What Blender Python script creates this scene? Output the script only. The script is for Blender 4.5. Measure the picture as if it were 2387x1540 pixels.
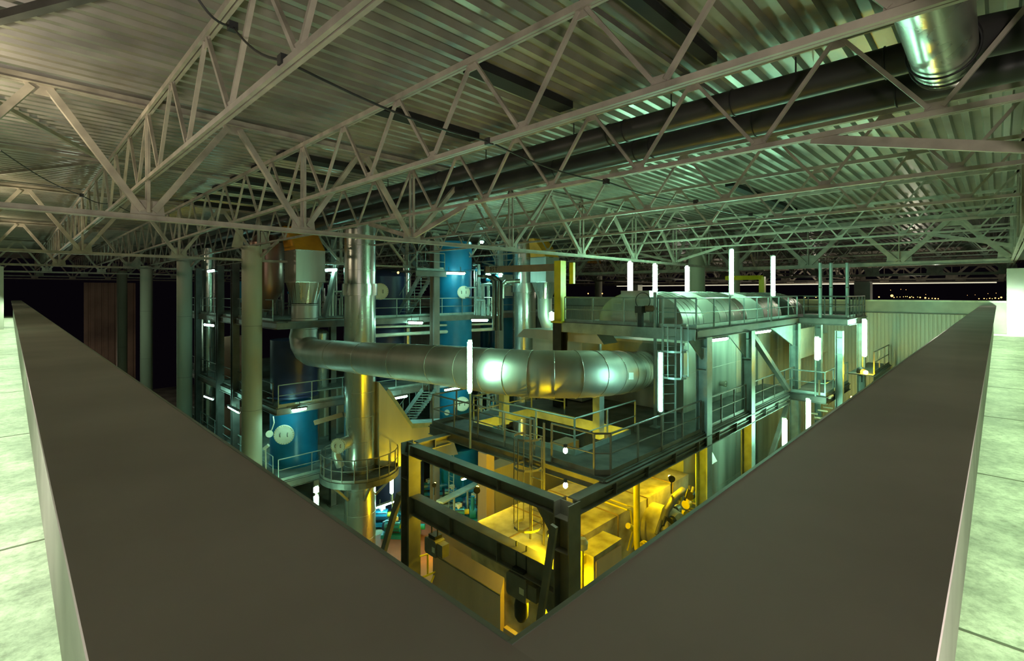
import bpy, math, random
from mathutils import Vector, Matrix
random.seed(7)
S = bpy.context.scene
for o in list(bpy.data.objects): bpy.data.objects.remove(o)

# ------------------------------------------------------------------ camera
F_PX, HOR, CXP, YAW = 1153.0, 681.0, 1193.5, math.radians(44.54)
CY_, SY_ = math.cos(YAW), math.sin(YAW)
cam_d = bpy.data.cameras.new('camera'); cam = bpy.data.objects.new('camera', cam_d)
S.collection.objects.link(cam); S.camera = cam
cam.location = (0, 0, 0); cam.rotation_euler = (math.pi/2, 0, YAW-math.pi/2)
cam_d.sensor_width = 36; cam_d.lens = 36*F_PX/2387; cam_d.shift_y = -(770-HOR)/2387
cam_d.clip_start = .05; cam_d.clip_end = 3000

# ------------------------------------------------------------------ night sky and exposure
S.view_settings.view_transform = 'Standard'; S.view_settings.look = 'None'
S.view_settings.exposure = 0.0; S.view_settings.gamma = 1; S.view_settings.use_curve_mapping = False
W = bpy.data.worlds.new('night_sky'); S.world = W; W.use_nodes = True
W.node_tree.nodes['Background'].inputs[0].default_value = (.30, .20, .36, 1)
W.node_tree.nodes['Background'].inputs[1].default_value = .006

GREEN = (.60, 1.0, .66); TEAL = (.52, 1.0, .80); WARM = (1.0, .80, .55); SODIUM = (1.0, .74, .0)
def light(kind, loc, power, col, aim=None, size=.3, angle=100, blend=.6, sizey=None):
    d = bpy.data.lights.new(kind.lower()+'_light', kind); o = bpy.data.objects.new(kind.lower()+'_light', d)
    S.collection.objects.link(o); o.location = loc; d.energy = power; d.color = col
    if kind in ('POINT', 'SPOT'): d.shadow_soft_size = size
    if kind == 'AREA':
        d.shape = 'RECTANGLE'; d.size = size; d.size_y = sizey or size
    if kind == 'SPOT': d.spot_size = math.radians(angle); d.spot_blend = blend
    if aim is not None:
        o.rotation_euler = (Vector(aim)-Vector(loc)).to_track_quat('-Z', 'Y').to_euler()
    return o
# unseen fill spots added behind and beside the viewer, aimed up at the roof
light('SPOT', (-1.5, -3.0, -1.0), 1400, (1.0, .90, .80), (9, 6, 4), .5, 130, 1)
light('SPOT', (-3.0, 3.0, -1.0), 780, (1.0, .90, .80), (6, 20, 4), .5, 120, 1)
# yard floodlights beyond the far parapet and point lights added to brighten the hall's far left
light('POINT', (62, 6, -.8), 380, (1.0, .93, .72), size=.4)
light('POINT', (62, 30, -.8), 380, (1.0, .93, .72), size=.4)
light('POINT', (86, 20, -1), 900, (1.0, .90, .70), size=.4)
light('POINT', (3.6, 46, -3), 260, (.62, 1.0, .72), size=.3)
light('POINT', (4.5, 70, -8), 330, (1.0, .80, .62), size=.3)
for y_ in (2.5, 8, 14, 21, 29): light('SPOT', (36.6, y_, 1.3), 260, (1.0, .96, .74), (34.25, y_, -.42), .1, 95, .6)  # spots added just to brighten the far coping
light('SPOT', (31.6, -.25, -.95), 420, (.72, 1.0, .72), (34, -.35, -1.4), .05, 140, .8)  # added spot brightening the wall end beside the right pier
# green fluorescent battens under the parapet copings
for (x, y, a, b) in ((.15, 6, .06, 11), (.15, 18, .06, 12), (.15, 32, .06, 14), (.15, 48, .06, 14)):
    light('AREA', (x, y, -.74), 205*b/11, (.70, 1.0, .62), (x-1.3, y, -1.75), a, sizey=b)
for (x, y, b) in ((6, .125, 11), (18, .125, 12), (28, .125, 10)):
    o = light('AREA', (x, y, -.74), 165*b/11, (.62, 1.0, .54), (x, y-1.3, -1.75), .06, sizey=b)
for o in S.objects:                       # lay each batten along its wall, shining down and outward
    if o.type == 'LIGHT' and o.data.type == 'AREA':
        left = o.location.x < 1
        along = Vector((0, 1, 0)) if left else Vector((1, 0, 0))
        back = -(Vector((-1.3, 0, -.83)) if left else Vector((0, -1.3, -.83))).normalized()
        o.rotation_euler = Matrix((along.cross(back), along, back)).transposed().to_euler()

def ray(px, py):
    r = (px-CXP)/F_PX
    return Vector((CY_+r*SY_, SY_-r*CY_, (HOR-py)/F_PX))
def at(px, py, X=None, Y=None, Z=None, D=None):
    """point of the place that a line of sight meets on the plane X, Y or Z (or at depth D)"""
    a = ray(px, py)
    t = D if D is not None else X/a.x if X is not None else Y/a.y if Y is not None else Z/a.z
    return a*t

# ------------------------------------------------------------------ materials
MATS = {}
def mat(name, col, rough=.5, metal=0., var=.12, scale=3., bump=0., streak=False, col2=None, rvar=.1):
    if name in MATS: return MATS[name]
    m = bpy.data.materials.new(name); m.use_nodes = True; nt = m.node_tree; N = nt.nodes; L = nt.links
    b = N['Principled BSDF']; b.inputs['Metallic'].default_value = metal
    tc = N.new('ShaderNodeTexCoord'); mp = N.new('ShaderNodeMapping')
    L.new(tc.outputs['Object'], mp.inputs[0])
    if streak: mp.inputs['Scale'].default_value = (1, 1, .12)
    no = N.new('ShaderNodeTexNoise'); no.inputs['Scale'].default_value = scale; no.inputs['Detail'].default_value = 6
    L.new(mp.outputs[0], no.inputs[0])
    rp = N.new('ShaderNodeValToRGB'); L.new(no.outputs['Fac'], rp.inputs[0])
    c2 = col2 or tuple(max(0, c*(1-var*2.2)) for c in col)
    c1 = tuple(min(1, c*(1+var*.6)) for c in col)
    rp.color_ramp.elements[0].position = .3; rp.color_ramp.elements[0].color = (*c2, 1)
    rp.color_ramp.elements[1].position = .68; rp.color_ramp.elements[1].color = (*c1, 1)
    L.new(rp.outputs[0], b.inputs['Base Color'])
    mr = N.new('ShaderNodeMapRange'); mr.inputs['To Min'].default_value = max(.03, rough-rvar); mr.inputs['To Max'].default_value = min(1, rough+rvar)
    L.new(no.outputs['Fac'], mr.inputs['Value']); L.new(mr.outputs[0], b.inputs['Roughness'])
    if bump:
        bp = N.new('ShaderNodeBump'); bp.inputs['Strength'].default_value = bump; bp.inputs['Distance'].default_value = .02
        n2 = N.new('ShaderNodeTexNoise'); n2.inputs['Scale'].default_value = scale*6; n2.inputs['Detail'].default_value = 5
        L.new(tc.outputs['Object'], n2.inputs[0]); L.new(n2.outputs['Fac'], bp.inputs['Height']); L.new(bp.outputs[0], b.inputs['Normal'])
    MATS[name] = m; return m
def emis(name, col, strength):
    if name in MATS: return MATS[name]
    m = bpy.data.materials.new(name); m.use_nodes = True; nt = m.node_tree
    b = nt.nodes['Principled BSDF']; b.inputs['Base Color'].default_value = (.8, .8, .8, 1)
    b.inputs['Emission Color'].default_value = (*col, 1); b.inputs['Emission Strength'].default_value = strength
    MATS[name] = m; return m
M_ROOF = mat('roof_sheet', (.34, .31, .255), .33, .35, .14, 1.2, rvar=.1)
M_TRUSS = mat('truss_paint', (.41, .36, .295), .5, 0, .16, 2.5)
M_COPE = mat('coping_sheet', (.70, .60, .60), .62, 0, .10, .9, rvar=.06)
M_WALL = mat('parapet_concrete', (.50, .50, .44), .8, 0, .10, 1.5, .2)
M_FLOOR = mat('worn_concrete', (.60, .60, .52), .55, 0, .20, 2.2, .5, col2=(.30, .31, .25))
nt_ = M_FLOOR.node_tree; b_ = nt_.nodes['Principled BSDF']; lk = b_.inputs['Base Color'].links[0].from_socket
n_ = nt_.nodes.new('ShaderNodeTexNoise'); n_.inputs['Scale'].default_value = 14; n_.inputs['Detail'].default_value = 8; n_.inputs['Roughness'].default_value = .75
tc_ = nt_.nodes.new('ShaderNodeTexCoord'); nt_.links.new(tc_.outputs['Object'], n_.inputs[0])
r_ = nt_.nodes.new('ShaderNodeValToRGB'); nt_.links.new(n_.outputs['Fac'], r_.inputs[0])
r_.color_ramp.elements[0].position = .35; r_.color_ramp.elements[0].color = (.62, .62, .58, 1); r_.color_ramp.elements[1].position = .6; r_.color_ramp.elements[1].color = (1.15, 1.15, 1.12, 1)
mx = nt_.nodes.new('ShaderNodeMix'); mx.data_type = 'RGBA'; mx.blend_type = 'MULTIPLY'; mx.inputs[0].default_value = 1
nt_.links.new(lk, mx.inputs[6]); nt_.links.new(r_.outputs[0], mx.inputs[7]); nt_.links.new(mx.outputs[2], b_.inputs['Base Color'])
M_PIT = mat('hall_concrete', (.34, .35, .30), .7, 0, .25, .5, .2)
M_COL = mat('column_concrete', (.46, .44, .34), .75, 0, .06, 1.5, .08, streak=True)
M_PIER = mat('pier_concrete', (.62, .63, .57), .8, 0, .05, 1.5, .1)
M_CLAD = mat('wall_cladding', (.52, .50, .43), .5, .1, .06, 1.0, streak=True)
M_SILVER = mat('aluminium_jacket', (.66, .65, .60), .27, .92, .06, 1.2, streak=True, rvar=.08)
M_SILVERW = mat('dull_aluminium_jacket', (.64, .62, .57), .5, .85, .12, 1.0, streak=True, rvar=.12)
M_CASE = mat('stained_casing', (.50, .53, .47), .42, .35, .30, .9, streak=True, rvar=.15)
M_GALV = mat('galvanised_steel', (.36, .43, .42), .45, .35, .15, 2.5)
M_DARK = mat('dark_painted_steel', (.105, .095, .085), .5, .1, .2, 2.0)
M_BEAM = mat('grey_painted_steel', (.19, .175, .155), .5, .1, .15, 2.0)
M_DECK = mat('deck_plate', (.15, .145, .13), .6, .2, .3, 1.5)
M_DUCT = mat('dark_duct', (.045, .042, .042), .42, .2, .15, 1.0, rvar=.06)
M_BLUE = mat('blue_paint', (.01, .20, .40), .32, 0, .15, .8)
M_NAVY = mat('navy_paint', (.035, .04, .11), .4, 0, .2, .8)
M_WHITE = mat('white_paint', (.72, .70, .58), .5, 0, .08, 2)
M_YEL = mat('yellow_paint', (.72, .58, .02), .4, 0, .1, 2)
M_ORANGE = mat('orange_panel', (.85, .36, .03), .5, 0, .15, 1.2)
M_BRICK = mat('red_brown_panel', (.33, .12, .075), .7, 0, .2, 1.0)
M_TAN = mat('tan_render', (.46, .40, .27), .8, 0, .06, 1.0)
M_BOIL = mat('furnace_cladding', (.56, .51, .40), .6, .1, .3, 1.3, col2=(.16, .13, .09))
M_BLACK = mat('black_iron', (.03, .03, .03), .5, .2, .2, 3)
M_JIB = mat('jib_brown_paint', (.30, .20, .12), .5, 0, .1, 2)
M_TUBE = emis('fluorescent_tube', (.40, 1.0, .62), 105)
M_TUBE2 = emis('fluorescent_tube_far', (.38, 1.0, .78), 62)
M_SOD = emis('sodium_bulb', (1.0, .62, .05), 120)
M_HALO = emis('bare_bulb', (.85, 1.0, .7), 60)
M_TOWN = emis('street_lamp_glow', (1.0, .58, .16), 3.0)

# ------------------------------------------------------------------ mesh building
class MB:
    def __init__(s): s.v = []; s.f = []; s.smooth = False
    def add(s, vs, fs):
        n = len(s.v); s.v += [tuple(v) for v in vs]; s.f += [tuple(i+n for i in f) for f in fs]; return s
    def box(s, a, b):
        x0, x1 = sorted((a[0], b[0])); y0, y1 = sorted((a[1], b[1])); z0, z1 = sorted((a[2], b[2]))
        vs = [(x0,y0,z0),(x1,y0,z0),(x1,y1,z0),(x0,y1,z0),(x0,y0,z1),(x1,y0,z1),(x1,y1,z1),(x0,y1,z1)]
        return s.add(vs, [(0,3,2,1),(4,5,6,7),(0,1,5,4),(1,2,6,5),(2,3,7,6),(3,0,4,7)])
    def bar(s, p, q, w, h, up=(0, 0, 1)):
        p = Vector(p); q = Vector(q); d = (q-p).normalized(); up = Vector(up)
        if abs(d.dot(up)) > .98: up = Vector((1, 0, 0)) if abs(d.x) < .9 else Vector((0, 1, 0))
        a = d.cross(up).normalized(); b = a.cross(d).normalized()
        vs = [e+a*w/2*i+b*h/2*j for e in (p, q) for i, j in ((-1,-1),(1,-1),(1,1),(-1,1))]
        return s.add(vs, [(0,3,2,1),(4,5,6,7),(0,1,5,4),(1,2,6,5),(2,3,7,6),(3,0,4,7)])
    def ibeam(s, p, q, w, h, t=.03, up=(0, 0, 1)):
        p = Vector(p); q = Vector(q); d = (q-p).normalized(); up = Vector(up)
        if abs(d.dot(up)) > .98: up = Vector((1, 0, 0))
        a = d.cross(up).normalized(); b = a.cross(d).normalized()
        for o in (h/2-t/2, -h/2+t/2): s.bar(p+b*o, q+b*o, w, t, b)
        return s.bar(p, q, t, h-2*t, b)
    def tube(s, p, q, r, n=12, r2=None, cap=True):
        p = Vector(p); q = Vector(q); d = (q-p).normalized(); r2 = r if r2 is None else r2
        u = Vector((0, 0, 1)) if abs(d.z) < .9 else Vector((1, 0, 0))
        a = d.cross(u).normalized(); b = a.cross(d)
        vs = []
        for e, rr in ((p, r), (q, r2)):
            for i in range(n):
                t = 2*math.pi*i/n; vs.append(e+(a*math.cos(t)+b*math.sin(t))*rr)
        fs = [(i, (i+1) % n, n+(i+1) % n, n+i) for i in range(n)]
        if cap: fs += [tuple(range(n-1, -1, -1)), tuple(range(n, 2*n))]
        s.smooth = True
        return s.add(vs, fs)
    def path(s, pts, r, n=12, cap=True):
        pts = [Vector(p) for p in pts]; rs = r if isinstance(r, (list, tuple)) else [r]*len(pts)
        vs = []; a = None
        for i, p in enumerate(pts):
            d = (pts[min(i+1, len(pts)-1)]-pts[max(i-1, 0)]).normalized()
            if a is None:
                u = Vector((0, 0, 1)) if abs(d.z) < .9 else Vector((1, 0, 0)); a = d.cross(u).normalized()
            else: a = (a-d*a.dot(d)).normalized()
            b = a.cross(d)
            for k in range(n):
                t = 2*math.pi*k/n; vs.append(p+(a*math.cos(t)+b*math.sin(t))*rs[i])
        fs = [(j*n+i, j*n+(i+1) % n, (j+1)*n+(i+1) % n, (j+1)*n+i) for j in range(len(pts)-1) for i in range(n)]
        if cap: m = (len(pts)-1)*n; fs += [tuple(range(n-1, -1, -1)), tuple(range(m, m+n))]
        s.smooth = True
        return s.add(vs, fs)
    def lathe(s, c, prof, n=32, axis='z'):
        c = Vector(c); vs = []
        for r, h in prof:
            for i in range(n):
                t = 2*math.pi*i/n; x, y = r*math.cos(t), r*math.sin(t)
                vs.append(c+(Vector((x, y, h)) if axis == 'z' else Vector((h, x, y)) if axis == 'x' else Vector((x, h, y))))
        fs = [(j*n+i, j*n+(i+1) % n, (j+1)*n+(i+1) % n, (j+1)*n+i) for j in range(len(prof)-1) for i in range(n)]
        m = (len(prof)-1)*n; fs += [tuple(range(n-1, -1, -1)), tuple(range(m, m+n))]
        s.smooth = True
        return s.add(vs, fs)
    def prism(s, poly, vec):
        vec = Vector(vec); n = len(poly); vs = [Vector(p) for p in poly]+[Vector(p)+vec for p in poly]
        return s.add(vs, [tuple(range(n-1, -1, -1)), tuple(range(n, 2*n))]+[(i, (i+1) % n, n+(i+1) % n, n+i) for i in range(n)])
    def torus(s, c, R, r, n=28, m=6, axis='z', a0=0, a1=2*math.pi):
        k = n if a1-a0 < 6.28 else n; pts = []
        for i in range(k+1):
            t = a0+(a1-a0)*i/k; x, y = R*math.cos(t), R*math.sin(t)
            pts.append(Vector(c)+(Vector((x, y, 0)) if axis == 'z' else Vector((0, x, y)) if axis == 'x' else Vector((x, 0, y))))
        return s.path(pts, r, m, False)

def link(o): S.collection.objects.link(o); return o
def tag(o, label=None, cat=None, group=None, kind=None):
    if label: o['label'] = label
    if cat: o['category'] = cat
    if group: o['group'] = group
    if kind: o['kind'] = kind
    return o
def obj(name, mb, m, parent=None, origin=None, label=None):
    """link the gathered geometry (world coordinates) as one mesh object"""
    if parent is not None: org = parent.matrix_world.translation if parent.get('_w') is None else Vector(parent['_w'])
    vs = [Vector(v) for v in mb.v]
    if parent is None:
        if origin is None:
            lo = [min(v[i] for v in vs) for i in range(3)]; hi = [max(v[i] for v in vs) for i in range(3)]
            origin = ((lo[0]+hi[0])/2, (lo[1]+hi[1])/2, lo[2])
        org = Vector(origin)
    me = bpy.data.meshes.new(name); me.from_pydata([v-org for v in vs], [], mb.f); me.validate()
    me.materials.append(m)
    if mb.smooth:
        me.polygons.foreach_set('use_smooth', [True]*len(me.polygons)); me.set_sharp_from_angle(angle=math.radians(35))
    o = link(bpy.data.objects.new(name, me))
    if parent is None: o.location = org; o['_w'] = tuple(org)
    else: o.parent = parent; o['_w'] = tuple(org)
    if label: o['label'] = label
    return o
def thing(name, label, cat, loc, group=None):
    o = link(bpy.data.objects.new(name, None)); o.location = loc; o['_w'] = tuple(loc); o.empty_display_size = .2
    return tag(o, label, cat, group)
def struct(name, mb, m, label=None):
    return tag(obj(name, mb, m), label, None, None, 'structure')
def dup(root, off, label=None, group=None):
    r = link(root.copy()); r.location = Vector(root.location)+Vector(off)
    if label: r['label'] = label
    if group: r['group'] = group
    for ch in list(root.children):
        c = link(ch.copy()); c.parent = r
        for g in list(ch.children): d = link(g.copy()); d.parent = c
    return r

G0, L1, L2, L3 = -13.0, -9.05, -5.5, -1.42       # hall floor and the back plant's storeys
UP, MID = -1.2, -4.65                            # boiler platforms
ORD = ['first', 'second', 'third', 'fourth', 'fifth', 'sixth', 'seventh', 'eighth', 'ninth', 'tenth', 'eleventh', 'twelfth', 'thirteenth', 'fourteenth', 'fifteenth', 'sixteenth', 'seventeenth', 'eighteenth', 'nineteenth', 'twentieth', 'twenty-first', 'twenty-second']

# ================================================================== THE SETTING
ZP, ZF = -.66, -2.0
WX, WY = 34.0, 57.0
struct('wall_left', MB().box((.20, .17, ZF), (.58, WY, ZP-.025)), M_WALL, 'low concrete parapet running away on the left of the corner')
struct('wall_right', MB().box((.20, .17, G0), (.6, .6, ZP-.025)).box((.5, .17, ZF), (WX, .57, ZP-.025)), M_WALL, 'low concrete parapet running away on the right of the corner')
cop = MB()
cop.box((.10, .08, ZP-.025), (.66, WY, ZP)); struct('trim_1', cop, M_COPE, 'dark flat coping on the left parapet')
cop = MB().box((.66, .08, ZP-.025), (WX, .65, ZP)); struct('trim_2', cop, M_COPE, 'dark flat coping on the right parapet')
M_EDGE = mat('coping_edge_metal', (.45, .52, .45), .35, .5, .1, 2)
struct('trim_3', MB().bar((.665, .66, ZP-.005), (.665, WY, ZP-.005), .012, .014), M_EDGE, 'bright folded edge along the left coping')
struct('trim_4', MB().bar((.66, .655, ZP-.005), (WX, .655, ZP-.005), .012, .014), M_EDGE, 'bright folded edge along the right coping')
struct('wall_shaft', MB().box((.2, .6, G0), (.6, WY, ZF)).box((.6, .2, G0), (WX, .57, ZF)), M_PIT, 'concrete wall below the parapets')
struct('floor_walkway_left', MB().box((-9, -9, ZF-.3), (.2, WY+3, ZF)), M_FLOOR, 'brightly lit concrete walkway outside the left parapet')
struct('floor_walkway_right', MB().box((.2, -9, ZF-.3), (WX+3, .17, ZF)), M_FLOOR, 'brightly lit concrete walkway outside the right parapet')
j_ = MB()
for k in range(9): j_.box((.4+3.55*k, -9, ZF), (.425+3.55*k, .17, ZF+.003))
struct('trim_7', j_, mat('joint_filler', (.16, .17, .12), .9), 'dark expansion joints across the right walkway')
j_ = MB()
for k in range(13): j_.box((-9, 1.2+4.3*k, ZF), (.2, 1.225+4.3*k, ZF+.003))
struct('trim_8', j_, mat('joint_filler', (.16, .17, .12), .9), 'dark expansion joints across the left walkway')
struct('floor_hall', MB().box((.6, .57, G0-.3), (WX, 81, G0)), M_PIT, 'concrete ground floor of the plant hall')
struct('floor_yard', MB().box((WX+.4, -9, ZF-.3), (97, 81, ZF)), M_PIT, 'dark floor beyond the far parapet')
# far wall: parapet band, coping and ribbed cladding under it
band = struct('wall_far', MB().box((WX, -8, ZF), (WX+.4, 60, -.5)), M_WALL, 'far concrete parapet with a lit upper edge')
struct('trim_5', MB().box((WX-.06, -8, -.5), (WX+.46, 60, -.42)), mat('far_coping', (.75, .78, .62), .5), 'pale coping on the far parapet')
rib = MB()
def ribs(mb, p0, p1, z0, z1, nrm, pitch=.17, dep=.035):
    p0 = Vector(p0); p1 = Vector(p1); nrm = Vector(nrm); L = (p1-p0).length; n = int(L/pitch); d = (p1-p0)/n
    prof = []
    for i in range(n):
        b = p0+d*i; prof += [b+nrm*dep, b+d*.62+nrm*dep, b+d*.72, b+d*.90]
    prof.append(p1+nrm*dep)
    vs = [(v.x, v.y, z) for z in (z0, z1) for v in prof]; m = len(prof)
    mb.add(vs, [(i, i+1, m+i+1, m+i) for i in range(m-1)])
ribs(rib, (WX-.02, .6, 0), (WX-.02, 60, 0), G0, -1.12, (-1, 0, 0))
struct('wall_cladding', rib, M_CLAD, 'pale vertical ribbed cladding under the far parapet')
struct('trim_6', MB().box((WX-.1, .6, -1.15), (WX, 60, -1.10)), M_BEAM, 'dark joint line above the ribbed cladding')
rib = MB(); ribs(rib, (6.4, 80, 0), (11.5, 80, 0), G0, 1.2, (0, -1, 0), .62, .08)
struct('wall_end', rib, mat('brown_cladding', (.34, .24, .18), .7, 0, .3, .18), 'brown ribbed end wall far to the left')
# roof: trapezoidal sheet, ribs along X
ZR = 4.02
rf = MB(); prof = []; y = -7.0
while y < 81:
    prof += [(y, ZR), (y+.115, ZR), (y+.15, ZR+.11), (y+.30, ZR+.11)]; y += .34
m = len(prof)
rf.add([(x, a, b) for x in (-9, 97) for a, b in prof], [(i+1, i, m+i, m+i+1) for i in range(m-1)])
ceil = struct('ceiling', rf, M_ROOF, 'ribbed steel roof sheeting')
struct('ceiling_cover', MB().box((-9, -7, ZR+.35), (97, 81, ZR+.45)), M_DARK, 'outer roof layer')

# concrete piers on the walkways
struct('pillar_right', MB().box((32.9, -1.7, ZF), (34.3, -.27, 1.12)), M_PIER, 'broad white concrete pier at the end of the right walkway')
struct('pillar_left', MB().box((-1.6, 38.2, ZF), (-.22, 39.6, 1.4)), M_PIER, 'white concrete pier at the end of the left walkway')
struct('pillar_yard', MB().box((54.0, 8.2, ZF), (55.2, 9.4, .85)), M_PIER, 'short pale pier beyond the far parapet')
p = at(2012, 690, X=56); struct('pillar_yard_far', MB().box((p.x-.6, p.y-.6, ZF), (p.x+.6, p.y+.6, 1.0)), M_PIER, 'square pale pier beyond the railing corner')
p = at(1483, 690, X=60); struct('pillar_yard_mid', MB().box((p.x-.6, p.y-.6, ZF), (p.x+.6, p.y+.6, 1.0)), M_PIER, 'small pale pier seen past the boiler tops')
# round concrete columns
def column(x, y, r, label, z0=G0, z1=1.5, cap=True):
    t = thing('concrete_column', label, 'column', (x, y, z0), 'round concrete roof columns')
    obj('shaft', MB().lathe((x, y, z0), [(r, 0), (r, z1-z0-.5), (r*1.0, z1-z0)], 36), M_COL, t)
    sh = MB()
    for z in (-9.5, -5.6, -1.6):
        if z > z0: sh.torus((x, y, z), r+.001, .008, 36, 4)
    obj('joint_ring', sh, M_BEAM, t)
    if cap:
        br = MB()
        for sx in (-1, 1): br.prism([(x+sx*r*.9, y-.03, z1-.1), (x+sx*(r+.45), y-.03, z1-.1), (x+sx*(r+.25), y-.03, z1+.75), (x+sx*r*.9, y-.03, z1+.75)], (0, .06, 0))
        obj('head_bracket', br, M_TRUSS, t)
    return t
for i, y in enumerate((25.5, 38.5, 51.5, 64.5)):
    column(8.15, y, .44, ['nearest and widest round concrete column, left of the big silver duct', 'second round concrete column beside the slim silver stack', 'third round concrete column, lit pale green, left of the stacks', 'farthest and dimmest round concrete column before the brown ribbed wall'][i], z1=2.2)
column(33.7, 12.5, .35, 'round column rising behind the tall fluorescent tube over the boilers', ZF, 3.0, False)
p = at(1624, 650, Y=13.6); column(p.x, p.y, .50, 'thick round column behind the boiler tops', MID, 3.0, False)
p = at(1395, 650, Y=38.5); column(p.x, p.y, .50, 'distant round column seen right of the yellow jib post', ZF, 2.8, False)

# ================================================================== ROOF TRUSSES
ZB, ZT, SB, ST = 1.53, 3.86, 2.32, 3.70
def primary(label, axis, fixed, a0, a1, nodes, group, k=1.0):
    """deep truss: doubled chords, V diagonals from bottom gussets, verticals; axis 0 = along X, 1 = along Y"""
    P = (lambda u, z, o=0: Vector((u, fixed+o, z))) if axis == 0 else (lambda u, z, o=0: Vector((fixed+o, u, z)))
    t = thing('roof_truss', label, 'truss', P((a0+a1)/2, ZB), group)
    for nm, z, h in (('bottom_chord', ZB, .11*k), ('top_chord', ZT, .15*k)):
        mb = MB()
        for o in (-.04*k, .04*k): mb.bar(P(a0, z, o), P(a1, z, o), .045*k, h)
        for o in (-.08*k, .08*k): mb.bar(P(a0, z-h/2+.008, o), P(a1, z-h/2+.008, o), .05*k, .016)
        obj(nm, mb, M_TRUSS, t)
    mids = [(nodes[i]+nodes[i+1])/2 for i in range(len(nodes)-1)]
    for u in nodes:
        g = MB(); g.prism([P(u-.30*k, ZB, -.02), P(u+.30*k, ZB, -.02), P(u+.26*k, ZB+.36*k, -.02), P(u-.26*k, ZB+.36*k, -.02)], P(0, 0, .04)-P(0, 0, 0))
        obj('gusset_plate', g, M_TRUSS, t)
        v = MB()
        for o in (-.09, .09): v.bar(P(u, ZB+.1, o), P(u, ZT, o), .055, .055)
        obj('vertical', v, M_TRUSS, t)
    for u in mids:
        g = MB(); g.prism([P(u-.24*k, ZT, -.02), P(u+.24*k, ZT, -.02), P(u+.17*k, ZT-.25*k, -.02), P(u-.17*k, ZT-.25*k, -.02)], P(0, 0, .04)-P(0, 0, 0))
        obj('gusset_plate', g, M_TRUSS, t)
        for s, e in ((-1, max([n for n in nodes if n < u])), (1, min([n for n in nodes if n > u]))):
            d = MB().bar(P(u+s*.12, ZT-.12), P(e-s*.10, ZB+.14), .12*k, .12*k)
            obj('diagonal', d, M_TRUSS, t)
    return t
PY = [-.5+13*k for k in range(7)]
NX = [33.7-4.21*k for k in range(6, -1, -1)]          # 8.4 ... 33.7
NXL = [5.2, 2.0, -1.2, -4.4][::-1]
names = ['deep beige roof truss directly over the right parapet', 'large deep beige roof truss crossing in front, nearest of its row over the pit',
         'deep beige roof truss carried by the nearest round column', 'deep beige roof truss carried by the second round column',
         'deep beige roof truss carried by the third round column', 'deep beige roof truss carried by the farthest round column', 'last deep roof truss across the left end of the hall']
for k, y in enumerate(PY):
    primary(names[k], 0, y, -4.4 if k else 3, 75.8, (NXL if k else [4.2])+NX+[33.7+4.21*j for j in range(1, 11)], 'deep roof trusses')
NY = [-.5+4.333*k for k in range(19)]
for k, x in enumerate((33.7, 54.7, 75.7, 94.0)):
    primary(['deep roof truss standing above the far parapet, ending at the white pier', 'deep roof truss in the yard beyond the far parapet',
             'deep roof truss two bays beyond the far parapet', 'farthest roof truss whose bottom edge shows as a thin bright line'][k], 1, x, -.5, 77.5, NY, 'deep cross trusses', 1.9)
def secondary(x, label, detail, y0=-.5, y1=77.5, knees=True):
    t = thing('light_truss', label, 'truss', (x, 30, SB), 'shallow roof trusses')
    for nm, z, h in (('bottom_chord', SB, .075), ('top_chord', ST, .10)):
        mb = MB()
        for o in (-.034, .034): mb.bar((x+o, y0, z), (x+o, y1, z), .048, h)
        obj(nm, mb, M_TRUSS, t)
    w = 13/6; n = int((y1-y0)/w+.01); web = MB(); plates = MB(); count = 0
    for k in range(n):
        a = y0+w*k; b = a+w/2; c = a+w
        for p, q in (((x, a+.06, ST-.05), (x, b-.07, SB+.08)), ((x, b+.07, SB+.08), (x, c-.06, ST-.05))):
            if detail and count < 60: obj('diagonal', MB().bar(p, q, .055, .055), M_TRUSS, t); count += 1
            else: web.bar(p, q, .055, .055)
        g1_ = MB() if detail and k < 18 else web; g2_ = MB() if detail and k < 18 else web
        g1_.prism([(x-.01, b-.13, SB), (x-.01, b+.13, SB), (x-.01, b+.10, SB+.15), (x-.01, b-.10, SB+.15)], (.02, 0, 0))
        g2_.prism([(x-.01, a-.13, ST), (x-.01, a+.13, ST), (x-.01, a+.09, ST-.16), (x-.01, a-.09, ST-.16)], (.02, 0, 0))
        if detail and k < 18: obj('gusset_plate', g1_, M_TRUSS, t); obj('gusset_plate', g2_, M_TRUSS, t)
    if web.v: tag(obj('web', web, M_TRUSS, t), kind='stuff')
    if knees:
        for py in PY[:4]:
            for s in (-1, 1):
                if py+s*2.5 > y0+1: obj('knee_brace', MB().bar((x, py+s*.15, ZB+.15), (x, py+s*2.5, SB-.03), .06, .13), M_TRUSS, t)
    return t
SX = [2.0, 5.2]+NX[:-1]
wh = ['farthest left, rising steeply out of the top of the picture', 'in front of the dark skylight strips', 'running just under the two dark ducts',
      'just beyond the two dark ducts', 'second beyond the two dark ducts', 'third beyond the two dark ducts', 'fourth beyond the two dark ducts', 'last before the far parapet']
for i, x in enumerate(SX): secondary(x, 'shallow beige zigzag roof truss, '+wh[i], i < 5, knees=i in (2, 6))
for i in range(1, 14):
    x = 33.7+4.21*i
    if abs(x-54.7) < 1 or x > 60: continue
    secondary(x, '%s shallow zigzag roof truss beyond the far parapet' % ORD[i-1], False, knees=False)
t = thing('flange_glow', 'long thin glowing bar standing in for the lit bottom flange of the farthest roof truss, above the town lights', 'lamp', (93.9, 20, ZB-.1))
obj('glow_bar', MB().box((93.85, .2, ZB-.26), (94.0, 60, ZB-.12)), emis('lit_flange_glow', (1.0, .93, .66), .85), t)  # added glow stands in for light caught on the truss flange
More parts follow.
